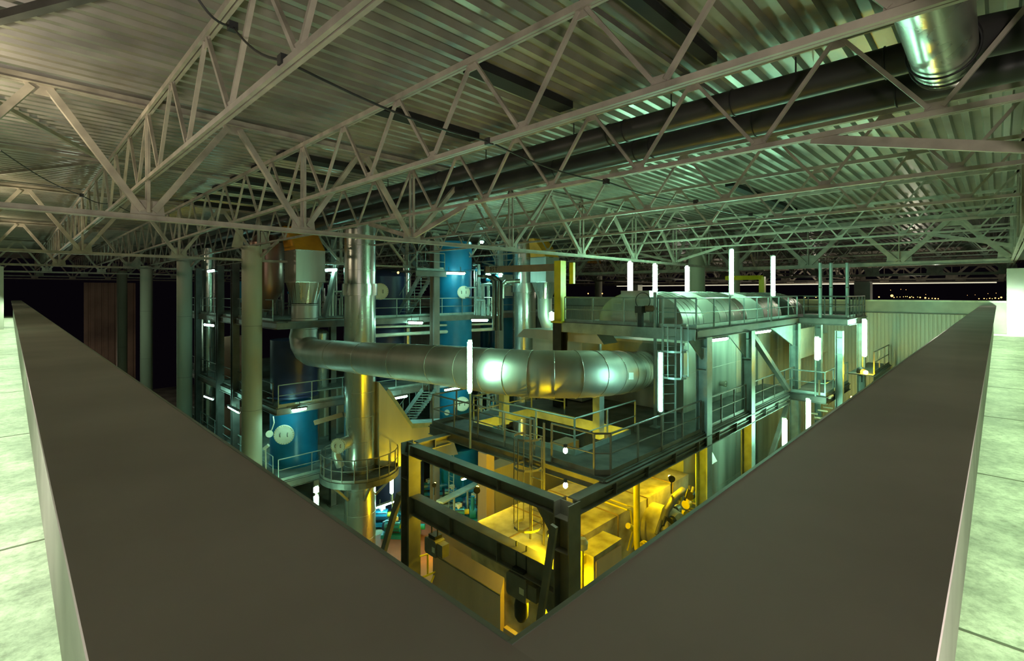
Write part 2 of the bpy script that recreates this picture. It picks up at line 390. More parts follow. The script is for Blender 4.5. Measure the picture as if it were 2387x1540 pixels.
obj('housing', MB().box((93.82, .2, ZB-.12), (94.03, 60, ZB-.08)), M_TRUSS, t)  # cover of the added glow bar, not a lamp fitting
# flat bracing in the roof plane
def strut(name, label, cat, p, q, w=.1, h=.1, m=None, group=None):
    return tag(obj(name, MB().bar(p, q, w, h), m or M_TRUSS), label, cat, group)
zz = 3.9
strut('roof_brace', 'long diagonal brace under the roof at the far left edge', 'brace', (-1.2, 12.7, zz), (2.0, 19.0, zz), .09, .09, None, 'roof braces')
strut('roof_brace', 'dark diagonal brace in the top left corner of the roof', 'brace', (-1.2, 12.3, zz), (2.0, 6.0, zz), .12, .12, M_DARK, 'roof braces')
strut('roof_brace', 'diagonal brace crossing back under the left roof', 'brace', (-1.2, 25.3, zz), (2.0, 19.0, zz), .09, .09, None, 'roof braces')
strut('roof_brace', 'straight purlin tie between the left trusses', 'brace', (-4.4, 19.0, zz), (2.0, 19.0, zz), .09, .09, None, 'roof braces')
strut('roof_brace', 'straight purlin tie right of the left truss', 'brace', (2.0, 19.0, zz), (8.4, 19.0, zz), .07, .07, None, 'roof braces')
strut('roof_brace', 'dark purlin tie between the two nearest shallow trusses', 'brace', (5.2, 4.0, zz), (12.6, 4.0, zz), .09, .09, M_BEAM, 'roof braces')
# dark translucent strips set in the roof
def strip(x0, x1, y, label, w=.36):
    tag(obj('skylight_strip', MB().box((x0, y-w/2, ZR-.16), (x1, y+w/2, ZR-.01)), mat('dark_skylight', (.012, .012, .012), .85)), label, 'skylight', 'dark skylight strips in the roof')
p = at(1095, 155, Z=ZR-.1); strip(p.x, 8.3, p.y, 'dark skylight strip in the roof above the middle of the duct')
p = at(880, 255, Z=ZR-.1); strip(p.x, 8.3, p.y, 'dark skylight strip left of the longest one, over the shallow truss')
p = at(1560, 60, Z=ZR-.1); strip(5.4, 8.3, p.y, 'dark skylight strip at the top edge of the roof', .2)
p = at(1700, 430, Z=ZR-.1); strip(p.x, p.x+8, p.y, 'thin dark skylight strip far over the boilers', .3)
for k in range(6):
    y = 14.6+2.15*k
    strip(5.4, 8.2, y, '%s of the parallel dark skylight strips over the nearest column, counted away from the viewer' % ORD[k], .5)

# ================================================================== DUCTS UNDER THE ROOF
def roof_duct(x, z, r, label):
    t = thing('ventilation_duct', label, 'duct', (x, 10, z), 'dark ducts under the roof')
    obj('pipe', MB().tube((x, -7, z), (x, 60, z), r, 32), M_DUCT, t)
    for k, y in enumerate((1.2, 3.4, 5.6, 6.0, 8.4, 12.0, 16.0, 21.0, 27)):
        obj('joint_band', MB().torus((x, y, z), r+.004, .014, 32, 6, 'y'), M_BLACK, t)
    for y in (2.4, 4.6, 7.0, 10.0, 15.0, 20.0):
        obj('hanger', MB().bar((x, y, z+r-.02), (x, y, ST+.2), .02, .02), M_BLACK, t)
    return t
roof_duct(9.15, 3.41, .225, 'upper dark round ventilation duct, the nearer of the two under the roof')
roof_duct(10.25, 3.30, .24, 'lower dark round ventilation duct, the farther of the two under the roof')
t = thing('exhaust_duct', 'short wide shiny metal duct dropping in at the top right', 'duct', (7, .55, 2.9))
a = at(2205, 150, X=8.9)
obj('barrel', MB().tube((a.x-.05, a.y, a.z), (-5, a.y, a.z+.12), .34, 40), M_SILVER, t)
for dx in (.25, .6): obj('band', MB().torus((a.x-dx, a.y, a.z), .365, .015, 40, 6, 'x'), M_BLACK, t)
obj('end_cap', MB().lathe((a.x-.05, a.y, a.z), [(.36, 0), (.34, .05), (.2, .09), (.02, .1)], 32, 'x'), M_SILVER, t)
obj('branch', MB().path([(a.x-.4, a.y-.2, a.z+.1), (a.x+.1, a.y-.75, a.z+.25), (a.x+.3, a.y-2.2, a.z+.3)], .26, 24), M_DUCT, t)
# sagging cables
def cable(pts, r, label):
    P = []
    for i in range(len(pts)-1):
        a, b = Vector(pts[i]), Vector(pts[i+1])
        for k in range(8): u = k/8; P.append(a.lerp(b, u)-Vector((0, 0, .10*math.sin(math.pi*u))))
    P.append(Vector(pts[-1]))
    t = thing('hanging_cable', label, 'cable', P[0], 'thin dark cables under the roof')
    obj('wire', MB().path(P, r, 6), M_BLACK, t)
    for q in pts[1:-1]: obj('clamp', MB().box(Vector(q)-Vector((.05, .05, .05)), Vector(q)+Vector((.05, .05, .05))), M_BLACK, t)
cable([at(450, -20, X=1.5), at(542, 62, X=1.95), at(662, 141, X=1.97), at(1140, 330, X=5.17), at(1413, 423, X=8.37), at(1622, 470, X=12.6), at(1750, 500, X=16.8), at(1900, 530, X=21.0)], .014, 'thin dark cable sagging across the whole roof from the top left')
cable([at(0, 350, Y=14), at(190, 455, Y=19), at(265, 474, Y=20), at(345, 500, Y=22)], .012, 'thin dark cable sagging under the roof at far left')

# ================================================================== BUILDERS FOR THE PLANT
def rail(pts, label, h=1.05, step=1.35, group='tubular guard rails', m=None, kick=True, r=.024, closed=False):
    """guard rail: pts are deck-level corners"""
    m = m or M_GALV; pts = [Vector(p) for p in pts]
    t = thing('guard_rail', label, 'railing', pts[0], group)
    up = Vector((0, 0, 1))
    obj('top_rail', MB().path([p+up*h for p in pts], r*1.15, 8), m, t)
    obj('middle_rail', MB().path([p+up*h*.52 for p in pts], r*.8, 8), m, t)
    if kick:
        k = MB()
        for a, b in zip(pts, pts[1:]): k.bar(a+up*.06, b+up*.06, .012, .14)
        obj('toe_board', k, m, t)
    for i, (a, b) in enumerate(zip(pts, pts[1:])):
        n = max(1, round((b-a).length/step))
        for j in range(n+(1 if i == len(pts)-2 else 0)):
            q = a.lerp(b, j/n); obj('post', MB().bar(q-up*.12, q+up*h, .05, .035), m, t)
    return t
def slab(name, label, poly, z, th=.28, m=None, group=None, cat='platform'):
    """deck of plates on an edge channel"""
    t = thing(name, label, cat, (poly[0][0], poly[0][1], z), group)
    obj('deck_plate', MB().prism([(x, y, z-.05) for x, y in poly], (0, 0, .05)), m or M_DECK, t)
    e = MB(); n = len(poly)
    for i in range(n):
        a = poly[i]; b = poly[(i+1) % n]
        e.ibeam((*a, z-.05-th/2), (*b, z-.05-th/2), .12, th, .02)
    obj('edge_beam', e, M_BEAM, t)
    return t
def post(x, y, z0, z1, label, w=.34, m=None, group='steel H columns'):
    t = thing('steel_column', label, 'column', (x, y, z0), group)
    s = MB(); f = .03
    for o in (-1, 1): s.box((x-w/2, y+o*(w/2-f)-(f if o < 0 else 0)+0, z0), (x+w/2, y+o*(w/2-f)+(0 if o < 0 else f), z1))
    s.box((x-.015, y-w/2+f, z0), (x+.015, y+w/2-f, z1))
    obj('shaft', s, m or M_GALV, t)
    p = MB()
    for z in (z1-.35, z1-1.1): p.box((x-w/2, y-w/2+f, z), (x+w/2, y+w/2-f, z+.02))
    p.box((x-w/2-.08, y-w/2-.08, z0), (x+w/2+.08, y+w/2+.08, z0+.04)); obj('stiffener_plates', p, m or M_GALV, t)
    return t
def lamp(p, q, label, m=None, r=.05, house=None, group='fluorescent tube lamps', off=(0, 0, .09), pole=None):
    p = Vector(p); q = Vector(q); t = thing('tube_lamp', label, 'lamp', (p+q)/2, group)
    obj('tube', MB().tube(p, q, r, 14), m or M_TUBE, t, label='glowing white tube')
    d = (q-p).normalized(); o = Vector(off)
    ho = obj('housing', MB().bar(p+o-d*.06, q+o+d*.06, .14 if abs(d.z) < .7 else .1, .07), house or M_DARK, t)
    for a in (p-d*.05, q+d*.05): obj('end_bracket', MB().bar(a-o*.3, a+o*1.1, .08, .05), house or M_DARK, ho)
    if abs(d.z) < .7:
        for u in (.2, .8): a = p.lerp(q, u)+o; obj('hanger', MB().bar(a, a+Vector((0, 0, .30)), .025, .025), M_BEAM, t)
    elif pole is not None:
        a = p+o*1.6; obj('pole', MB().tube((a.x, a.y, pole), (a.x, a.y, max(p.z, q.z)+.05 if pole < p.z else min(p.z, q.z)), .035, 12), M_GALV, t)
    return t
def lampv(px, y0, y1, d, label, **k):
    """upright lamp seen between two heights"""
    return lamp(at(px, y1, D=d), at(px, y0, D=d), label, off=tuple(Vector((CY_, SY_, 0))*.1), **k)
def lamph(a, b, d, label, d2=None, **k):
    return lamp(at(*a, D=d), at(*b, D=d2 or d), label, **k)
def ladder(x, y, z0, z1, label, face=(1, 0), w=.45, cage=True, m=None, cz=None):
    """vertical ladder with safety hoops; face = direction the climber's back points to"""
    m = m or M_GALV; f = Vector((face[0], face[1], 0)); s = Vector((-f.y, f.x, 0)); c = Vector((x, y, 0))
    t = thing('caged_ladder' if cage else 'ladder', label, 'ladder', (x, y, z0))
    for k in (-1, 1): obj('stile', MB().bar(c+s*w/2*k+Vector((0, 0, z0)), c+s*w/2*k+Vector((0, 0, z1)), .06, .03), m, t)
    z = z0+.25; rg = MB()
    while z < z1-.1: rg.tube(c-s*w/2+Vector((0, 0, z)), c+s*w/2+Vector((0, 0, z)), .014, 6); z += .3
    rg.smooth = True
    obj('rungs', rg, m, t)
    if cage:
        z = cz if cz is not None else z0+2.3; R = .38; ctr = c+f*.38
        hoops = []
        def hp(a, z): return ctr+Vector((0, 0, z))+(-f*math.cos(a)+s*math.sin(a))*R
        zs = z
        while z < z1:
            h = MB(); pts = [hp(a/12*2*math.pi, z) for a in range(2, 11)]
            for a, b in zip(pts, pts[1:]): h.bar(a, b, .012, .06)
            obj('hoop', h, m, t); z += .8
        for a in (2, 4, 6, 8, 10): obj('cage_strap', MB().bar(hp(a/12*2*math.pi, zs), hp(a/12*2*math.pi, z-.8), .03, .012), m, t)
    return t
def stairs(a, b, w, label, m=None, n=14):
    """straight flight from foot a to head b, w = sideways vector"""
    m = m or M_GALV; a = Vector(a); b = Vector(b); w = Vector(w); t = thing('steel_stairs', label, 'stairs', a, 'steel stairs of the back plant')
    for k in (0, 1): obj('stringer', MB().bar(a+w*k, b+w*k, .05, .24), m, t)
    d = (b-a); fl = Vector((d.x, d.y, 0)).normalized()*.26
    for i in range(1, n): q = a+d*(i/n); obj('tread', MB().prism([q, q+w, q+w+fl, q+fl], (0, 0, .035)), m, t)
    up = Vector((0, 0, .95))
    for k in (0, 1): obj('handrail', MB().tube(a+w*k+up, b+w*k+up, .022, 8), m, t)
    for k in (0, 1):
        for i in range(0, 5): q = a+w*k+d*(i/4); obj('post', MB().bar(q, q+up, .035, .035), m, t)
    return t
def manhole(c, r, label, n=None, group='bolted manhole covers'):
    """round bolted cover facing the viewer's side of a tank"""
    c = Vector(c); n = Vector(n or (-CY_, -SY_, 0)).normalized()
    t = thing('manhole_cover', label, 'manhole cover', c, group)
    obj('neck', MB().tube(c-n*.12, c+n*.10, r*.82, 28), M_WHITE, t)
    s = MB().tube(c+n*.10, c+n*.16, r, 32); fl = obj('flange', s, M_WHITE, t)
    u = Vector((0, 0, 1)); a = n.cross(u).normalized(); b = MB()
    for i in range(24):
        th = 2*math.pi*i/24; q = c+(a*math.cos(th)+u*math.sin(th))*r*.93; b.tube(q+n*.15, q+n*.20, r*.055, 6)
    b.smooth = False; obj('bolt_ring', b, M_TAN, fl)
    for k in (-1, 1): obj('handle', MB().path([c+a*.36*r*k+n*.16+u*.2*r, c+a*.36*r*k+n*.23+u*.12*r, c+a*.36*r*k+n*.23-u*.12*r, c+a*.36*r*k+n*.16-u*.2*r], .02*r/.4, 6), M_BEAM, fl)
    return t
def tank(x, y, r, z0, z1, m, label, dome=True, group='scrubber tanks', bands=()):
    t = thing('tank', label, 'tank', (x, y, z0), group)
    pr = [(r*1.04, 0), (r*1.04, .12), (r, .12), (r, z1-z0)]
    obj('shell', MB().lathe((x, y, z0), pr, 40), m, t)
    if dome: obj('domed_top', MB().lathe((x, y, z1), [(r, 0), (r*.93, r*.18), (r*.7, r*.36), (r*.35, r*.45), (.05, r*.48)], 40), m, t)
    for z in bands: obj('band', MB().lathe((x, y, z), [(r*1.02, 0), (r*1.02, .1)], 40), m, t)
    return t
def pump(c, ang, label, s=1.0):
    c = Vector(c); u = Vector((math.cos(ang), math.sin(ang), 0))*s; v = Vector((-u.y, u.x, 0)); z = Vector((0, 0, s))
    t = thing('pump_set', label, 'pump', c, 'blue pump sets on the hall floor')
    obj('base_frame', MB().bar(c-u*.9+z*.1, c+u*.9+z*.1, .6*s, .18*s), M_BLUE, t)
    mt = MB().tube(c+u*.02+z*.5, c+u*.75+z*.5, .27*s, 20); obj('motor', mt, M_BLUE, t)
    fi = MB()
    for k in range(10):
        th = 2*math.pi*k/10; o = (v/s*math.cos(th)+Vector((0, 0, 1))*math.sin(th))*.29*s; fi.bar(c+u*.06+z*.5+o, c+u*.68+z*.5+o, .02*s, .03*s)
    obj('cooling_fins', fi, M_NAVY, t)
    obj('fan_cowl', MB().tube(c+u*.75+z*.5, c+u*.88+z*.5, .25*s, 20, .2*s), M_NAVY, t)
    obj('coupling_guard', MB().tube(c-u*.22+z*.5, c+u*.02+z*.5, .13*s, 14), M_YEL, t)
    obj('volute', MB().tube(c-u*.55+z*.5, c-u*.25+z*.5, .33*s, 24), M_BLUE, t)
    obj('discharge_pipe', MB().path([c-u*.4+z*.5+v*.2, c-u*.4+z*.9+v*.2, c-u*.4+z*1.35+v*.2], .1*s, 14), M_BLUE, t)
    obj('suction_pipe', MB().tube(c-u*.55+z*.5, c-u*1.15+z*.5, .13*s, 14), M_BLUE, t)
    obj('terminal_box', MB().box(c+u*.3+z*.72-Vector((.12, .12, 0))*s, c+u*.3+z*.95+Vector((.12, .12, 0))*s), M_WHITE, t)
    return t

# ================================================================== FRONT STEEL FRAME AND LOWER PLATFORM
FX, FY, FY2 = 8.9, 7.0, 13.25
post(FX, FY, G0, -4.75, 'massive dark steel column at the near corner of the portal frame', .44, M_BEAM)
post(FX, FY2, G0, -4.75, 'dark steel column at the left end of the portal frame', .44, M_BEAM)
def beam(p, q, label, w=.3, h=.32, m=None, group='steel beams'):
    t = thing('steel_beam', label, 'beam', Vector(p), group)
    obj('girder', MB().ibeam(p, q, w, h, .03), m or M_BEAM, t)
    p = Vector(p); q = Vector(q); s = MB(); n = max(2, int((q-p).length/1.6))
    for i in range(1, n): c = p.lerp(q, i/n); d = (q-p).normalized(); s.bar(c-d*.01, c+d*.01, w*.96, h-.05)
    obj('web_stiffeners', s, m or M_BEAM, t)
    return t
beam((FX, FY+.22, -4.93), (FX, FY2-.22, -4.93), 'upper dark beam joining the two portal columns')
beam((FX, FY+.22, -6.62), (FX, FY2-.22, -6.62), 'deep lower dark crane beam between the two portal columns', .34, .56)
beam((FX+.22, FY2, -4.93), (10.4, FY2, -4.93), 'short dark beam from the left portal column to the platform')
beam((FX+.22, FY, -4.93), (25.2, FY, -4.93), 'long dark edge beam under the front of the lower platform', .3, .36)
def plate(pts, vec, label, m=None):
    return tag(obj('knee_plate', MB().prism(pts, vec), m or M_BEAM), label, 'bracket', 'triangular knee plates')
plate([(FX, FY+.22, -5.1), (FX, FY+1.0, -5.1), (FX, FY+.22, -5.95)], (.04, 0, 0), 'triangular knee plate under the upper portal beam beside the near column')
plate([(FX, FY+.22, -6.9), (FX, FY+1.1, -6.9), (FX, FY+.22, -8.0)], (.04, 0, 0), 'triangular knee plate under the lower crane beam beside the near column')
strut('raking_strut', 'flat grey raking strut leaning on the near portal column', 'strut', at(1292, 1225, D=10.6), at(1256, 1465, D=10.9), .16, .08, M_BEAM)
strut('raking_strut', 'dark raking brace left of the far portal column', 'strut', at(932, 1150, D=15.9), at(888, 1305, D=16.4), .16, .16, M_BEAM)
# chain hoists
def hoist(c, label, s=1.0, bag=True):
    c = Vector(c); t = thing('chain_hoist', label, 'hoist', c, 'grey chain hoists on the crane beam')
    obj('body', MB().prism([c+Vector((0, y*s, z*s)) for y, z in ((-.34, -.28), (-.34, .26), (-.28, .3), (.3, .3), (.36, .24), (.36, -.24), (.3, -.3), (-.28, -.3))], (.42*s, 0, 0)), M_BEAM, t)
    obj('motor', MB().box(c+Vector((.04, -.66*s, -.16)), c+Vector((.36*s, -.34*s, .2))), M_BEAM, t)
    obj('trolley', MB().box(c+Vector((.05, -.2*s, .3*s)), c+Vector((.4*s, .2*s, .42*s))), M_BLACK, t)
    ro = MB()
    for y in (-.18, .18): ro.bar(c+Vector((.2*s, y*s, .4*s)), c+Vector((.2*s, y*s, 1.05*s)), .03, .03)
    obj('suspension_rods', ro, M_BLACK, t)
    if bag: obj('chain_bag', MB().lathe(c+Vector((.2*s, 0, -.95*s)), [(.1, 0), (.17, .12), (.18, .4), (.13, .62)], 16), M_BLACK, t)
    obj('warning_plate', MB().box(c+Vector((-.012, -.28*s, -.1)), c+Vector((-.002, -.12*s, .05))), M_WHITE, t)
    return t
q = at(1203, 1368, X=8.7); hoist(q, 'grey chain hoist with black chain bag, the nearer one by the portal column', .95)
q = at(1003, 1275, X=8.8); hoist(q, 'dark chain hoist at the left end of the crane beam', .8, False)

# lower platform (ring round an opening)
OX0, OX1, OY0, OY1 = 11.3, 14.3, 8.62, 13.0
XR = 27.0
pl = thing('steel_platform', 'long dark steel platform with a square opening, in front of the aluminium casings', 'platform', (10.4, 7, MID), 'steel platforms')
k = MB()
for a, b in (((10.4, 7), (XR, OY0)), ((10.4, OY0), (OX0, 14.3)), ((OX1, OY0), (18.2, 13.0)), ((OX0, OY1), (18.2, 14.3))):
    k.box((*a, MID-.05), (*b, MID))
obj('deck_plate', k, M_DECK, pl)
k = MB()
for a, b in (((10.4, 7), (XR, 7)), ((10.4, 7), (10.4, 14.3))): k.ibeam((*a, MID-.19), (*b, MID-.19), .14, .28, .02)
obj('edge_channel', k, M_BEAM, pl)
k = MB()
for a, b in (((OX0, OY0), (OX1, OY0)), ((OX1, OY0), (OX1, OY1)), ((OX1, OY1), (OX0, OY1)), ((OX0, OY1), (OX0, OY0))): k.bar((*a, MID-.02), (*b, MID-.02), .04, .34)
obj('opening_kerb', k, M_GALV, pl, label='blue-green kerb round the opening')
k = MB()
for y in (9.5, 11.2, 13.2): k.ibeam((10.4, y, MID-.2), (OX0, y, MID-.2), .1, .2, .015)
for x in (12, 15, 18, 21, 24): k.ibeam((x, 7, MID-.2), (x, OY0, MID-.2), .1, .2, .015)
obj('joists', k, M_BEAM, pl)
rail([(10.45, 9.4, MID), (10.45, 14.2, MID), (12.6, 14.2, MID)][::1], 'guard rail along the left edge of the lower platform', m=M_BEAM)  # outer rails of this platform: darker steel stands in for their weaker light
rail([(10.45, 8.75, MID), (10.45, 7.35, MID), (10.75, 7.05, MID), (16.1, 7.05, MID)], 'guard rail turning the near corner of the lower platform', m=M_BEAM)
rail([(16.6, 7.05, MID), (20.2, 7.05, MID)], 'guard rail between the first and second galvanised columns', m=M_BEAM)
rail([(20.65, 7.05, MID), (26.6, 7.05, MID)], 'guard rail right of the second galvanised column', m=M_BEAM)
rail([(OX1+.3, OY0, MID), (OX0, OY0, MID), (OX0, OY1, MID), (OX1, OY1, MID)], 'guard rail round the square opening in the platform', m=M_GALV, kick=False)
rail([(14.6, 11.6, MID), (14.6, 13.6, MID), (17.6, 13.6, MID)], 'short guard rail behind the square opening', m=M_GALV, kick=False)
ladder(10.2, 9.07, -6.88, MID+1.1, 'dark caged ladder climbing to the left edge of the lower platform', (-1, 0), .5, True, M_BEAM, -6.3)
for n_, (px, py) in enumerate(((1318, 1050), (1318, 1131))):
    q = at(px, py, D=10.9); t = thing('bulkhead_lamp', ['small bare glowing bulb just above the ladder cage', 'small bare glowing bulb low beside the ladder cage'][n_], 'lamp', q, 'small bare bulbs')
    obj('bulb', MB().lathe(q-Vector((0, 0, .06)), [(.02, 0), (.05, .035), (.05, .09), (.02, .13)], 14), M_HALO, t)
    obj('socket', MB().box(q+Vector((-.03, -.03, .07)), q+Vector((.03, .03, .14))), M_BLACK, t)
# pendulum duct supports under the big duct on the platform
for px, d, lb in ((1395, 15.8, 'square teal prop under the big duct near the opening'), (1175, 17.5, 'dark prop under the middle of the big duct')):
    q = at(px, 930, D=d); t = thing('duct_support', lb, 'support', (q.x, q.y, MID), 'props under the big duct')
    obj('prop', MB().box((q.x-.13, q.y-.13, MID), (q.x+.13, q.y+.13, -3.1)), M_GALV, t)
    obj('saddle', MB().prism([(q.x-.6, q.y, -3.3), (q.x+.6, q.y, -3.3), (q.x+.55, q.y, -2.9), (q.x-.55, q.y, -2.9)], (0, .12, 0)), M_DARK, t)

# galvanised columns carrying the boiler platforms
for i, (px, lb) in enumerate(((1644, 'first tall galvanised column, standing left of the brightly lit casing'), (1747, 'second tall galvanised column with a diagonal brace'), (1856, 'third tall galvanised column, where the front steps forward'))):
    q = at(px, 800, Y=7.0); post(q.x, 7.0+.05, G0, UP-.3, lb, .40)
q1 = at(1908, 800, Y=6.6); post(q1.x, 6.6, G0, UP-.3, 'slim lit column right of the third galvanised column', .3)
q2 = at(1957, 850, Y=5.3); post(q2.x, 5.3, G0, -1.8, 'pale slim column at the corner of the small side platform', .3)
q3 = at(2008, 780, Y=5.1); post(q3.x, 5.1, G0, UP-.25, 'last column at the right end of the boiler house', .34)
strut('diagonal_brace', 'long diagonal tube brace between the second and third galvanised columns', 'brace', at(1754, 782, Y=7), at(1835, 905, Y=7), .2, .2, M_BEAM)
strut('diagonal_brace', 'lower diagonal brace below the platform by the third galvanised column', 'brace', at(1838, 935, Y=7.05), at(1790, 1085, Y=7.05), .17, .17, M_BEAM)

# casings of the boilers
def casing(x0, x1, y0, y1, z1, label, seams=3):
    t = thing('boiler_casing', label, 'boiler', (x0, y0, G0), 'aluminium clad boiler casings')
    obj('cladding', MB().box((x0, y0, G0), (x1, y1, z1)), M_CASE, t)
    s = MB()
    for i in range(1, seams): x = x0+(x1-x0)*i/seams; s.bar((x, y0-.004, G0), (x, y0-.004, z1), .02, .012)
    for z in (-3.2, -5.9, -8.4, -10.9): s.bar((x0, y0-.004, z), (x1, y0-.004, z), .012, .02); s.bar((x0-.004, y0, z), (x0-.004, y1, z), .012, .02)
    obj('sheet_seams', s, M_SILVERW, t)
    obj('eave_flashing', MB().bar((x0-.03, y0-.03, z1-.04), (x1+.03, y0-.03, z1-.04), .06, .1).bar((x0-.03, y0-.03, z1-.04), (x0-.03, y1, z1-.04), .06, .1), M_SILVERW, t)
    return t
casing(18.2, 26.2, 8.65, 12.4, -1.97, 'large stained aluminium casing that the big duct enters', 3)
casing(26.3, 27.0, 8.6, 12.0, -1.9, 'narrow bright casing between the second and third galvanised columns', 1)
casing(27.05, 33.6, 8.85, 12.0, -1.9, 'set-back grey-green casing behind the third galvanised column', 2)
t = thing('inspection_hood', 'boxy aluminium hood low on the first casing', 'hood', (19.6, 8.3, -9), 'casing fittings')
obj('hood', MB().prism([(19.2, 8.64, -9.5), (19.2, 8.64, -6.2), (19.2, 8.2, -6.9), (19.2, 8.2, -9.5)], (1.1, 0, 0)), M_SILVERW, t)
q = at(1682, 893, Y=8.62); manhole(q, .13, 'small round cap on the first casing', (0, -1, 0), 'casing fittings')
t = thing('roof_hood', 'low aluminium roof hood between the yellow jib post and the first casing', 'hood', (14.6, 13, -1.6), 'casing fittings')
obj('hood', MB().prism([(17.0, 10.8, -2.0), (17.0, 15.5, -2.0), (17.0, 15.0, -1.62), (17.0, 11.2, -1.55)], (-1.0, 0, 0)), M_SILVERW, t)
obj('side', MB().box((16.9, 12.5, -4.6), (18.2, 15.3, -2.0)), M_SILVERW, t)

# upper platform
def deckbox(name, label, boxes, z, edges, cat='platform', group='steel platforms', th=.3, mE=None):
    t = thing(name, label, cat, (boxes[0][0][0], boxes[0][0][1], z), group); k = MB()
    for a, b in boxes: k.box((*a, z-.05), (*b, z))
    obj('deck_plate', k, M_DECK, t); k = MB()
    for a, b in edges: k.ibeam((*a, z-.05-th/2), (*b, z-.05-th/2), .14, th, .02)
    obj('edge_channel', k, mE or M_BEAM, t); return t
deckbox('steel_platform', 'upper steel platform round the rounded boiler tops', [((15.7, 7.0), (27.2, 8.1)), ((15.7, 8.1), (16.9, 12.6)), ((16.9, 11.8), (27.2, 12.6))], UP, [((15.7, 7.0), (27.2, 7.0)), ((15.7, 7.0), (15.7, 12.6))], mE=M_BEAM)  # darker steel on the front edge paints in its shade
obj('side_channel', MB().bar((15.6, 7.0, UP-.2), (15.6, 12.6, UP-.2), .04, .38), M_GALV, bpy.data.objects['steel_platform.001'])
deckbox('steel_platform', 'right end of the upper platform, stepping forward to the corner', [((27.2, 5.0), (31.8, 12.0))], UP, [((27.2, 5.0), (31.8, 5.0)), ((27.2, 5.0), (27.2, 7.0)), ((31.8, 5), (31.8, 12))])
rail([(15.75, 12.5, UP), (15.75, 7.05, UP), (27.1, 7.05, UP)], 'guard rail round the near corner of the upper platform', h=1.0)
rail([(27.3, 6.8, UP), (27.3, 5.05, UP), (31.7, 5.05, UP), (31.7, 9, UP)], 'guard rail at the right end of the upper platform', h=1.0, step=.7, m=M_DARK)
plate([(16.2, 7.04, UP-.35), (15.2, 7.04, UP-.35), (16.2, 7.04, UP-1.05)], (0, .04, 0), 'knee plate at the head of the first galvanised column', M_GALV)
plate([(20.2, 7.04, UP-.35), (18.4, 7.04, UP-.35), (20.2, 7.04, UP-1.35)], (0, .04, 0), 'knee plate at the head of the second galvanised column', M_GALV)
plate([(26.4, 7.04, UP-.35), (23.2, 7.04, UP-.35), (26.4, 7.04, UP-1.35)], (0, .04, 0), 'knee plate at the head of the third galvanised column', M_GALV)
# rounded boiler tops
def barrel(x0, x1, y0, y1, label, m=None, h=1.2):
    t = thing('boiler_drum', label, 'boiler', (x0, y0, UP), 'rounded boiler tops'); yc = (y0+y1)/2; R = (y1-y0)/2
    arc = [(yc-R*math.cos(math.pi*i/28), UP-.1+(h+.1)*math.sin(math.pi*i/28)**.8) for i in range(29)]
    mb = MB(); n = len(arc); mb.add([(x, a, b) for x in (x0, x1) for a, b in arc], [(i+1, i, n+i, n+i+1) for i in range(n-1)]); mb.smooth = True
    obj('curved_jacket', mb, m or M_SILVERW, t)
    for x, s in ((x0, 1), (x1, -1)): e = MB(); e.add([(x, a, b) for a, b in arc], [tuple(range(n))]); obj('end_sheet', e, m or M_SILVERW, t)
    for x in [x0+.03, x1-.03]+[x0+(x1-x0)*k/4 for k in (1, 2, 3)]:
        obj('seam', MB().path([(x, a, b+.002) for a, b in arc], .013, 5, False), M_SILVER, t)
    return t
barrel(17.0, 18.8, 8.1, 11.7, 'rounded boiler top nearest the big duct, reddish with orange glints', h=1.22)
barrel(20.3, 23.4, 8.1, 11.7, 'long pale green rounded boiler top in the middle of the row', h=1.22)
barrel(25.3, 28.0, 8.0, 11.7, 'brightly lit rounded boiler top, third of the row', h=1.18)
barrel(29.4, 31.4, 7.8, 11.7, 'dark rounded boiler top at the right end of the row', m=M_BEAM, h=1.18)
t = thing('junction_box', 'square silver box standing before the first boiler top', 'box', at(1480, 720, D=17), 'boxes on the upper platform')
q = at(1455, 745, D=19.5); obj('box', MB().box((q.x-.35, q.y-.9, UP), (q.x+.5, q.y+.3, UP+.75)), M_SILVERW, t)
t = thing('boiler_hood', 'bright upright aluminium hood on the left of the boiler tops', 'hood', (16.95, 9.5, UP), 'boxes on the upper platform')
obj('hood', MB().box((16.4, 9.1, UP), (17.0, 10.3, .06)), M_SILVER, t)
q = at(1495, 722, D=17.2); t = thing('valve_actuator', 'dark valve motor with a spoked hand wheel on the upper platform', 'valve', (q.x, q.y, UP))
obj('body', MB().box((q.x-.2, q.y-.12, q.z-.1), (q.x+.1, q.y+.14, q.z+.14)), M_BLACK, t)
obj('motor', MB().tube(q+Vector((.05, -.1, .05)), q+Vector((.3, -.4, .05)), .11, 14), M_JIB, t)
obj('pedestal', MB().box((q.x-.12, q.y-.08, UP), (q.x+.02, q.y+.08, q.z-.1)), M_BLACK, t)
obj('hand_wheel', MB().torus(q+Vector((.1, 0, .32)), .28, .015, 24, 6, 'x'), M_BLACK, t)

# yellow jib crane on its dark post
t = thing('jib_crane', 'yellow jib crane post with a brown arm on a dark steel stanchion', 'crane', (15.9, 12.4, MID), 'jib cranes')
J = Vector((15.75, 12.75, 0))
obj('stanchion', MB().ibeam(J+Vector((0, 0, MID)), J+Vector((0, 0, UP)), .42, .42, .04), M_BLACK, t)
obj('post', MB().box(J+Vector((-.17, -.17, UP+.02)), J+Vector((.17, .17, 1.28))), M_YEL, t)
obj('base_flange', MB().box(J+Vector((-.26, -.26, UP-.04)), J+Vector((.26, .26, UP+.04))), M_YEL, t)
obj('counter_plate', MB().box(J+Vector((.42, -.35, .35)), J+Vector((.55, -.15, 1.22))), M_YEL, t)
A0 = J+Vector((0, 0, 1.02)); A1 = at(1133, 628, D=24.5); A1.z = 1.12
obj('arm', MB().bar(A0+(A1-A0)*.02, A1, .14, .30), M_JIB, t)
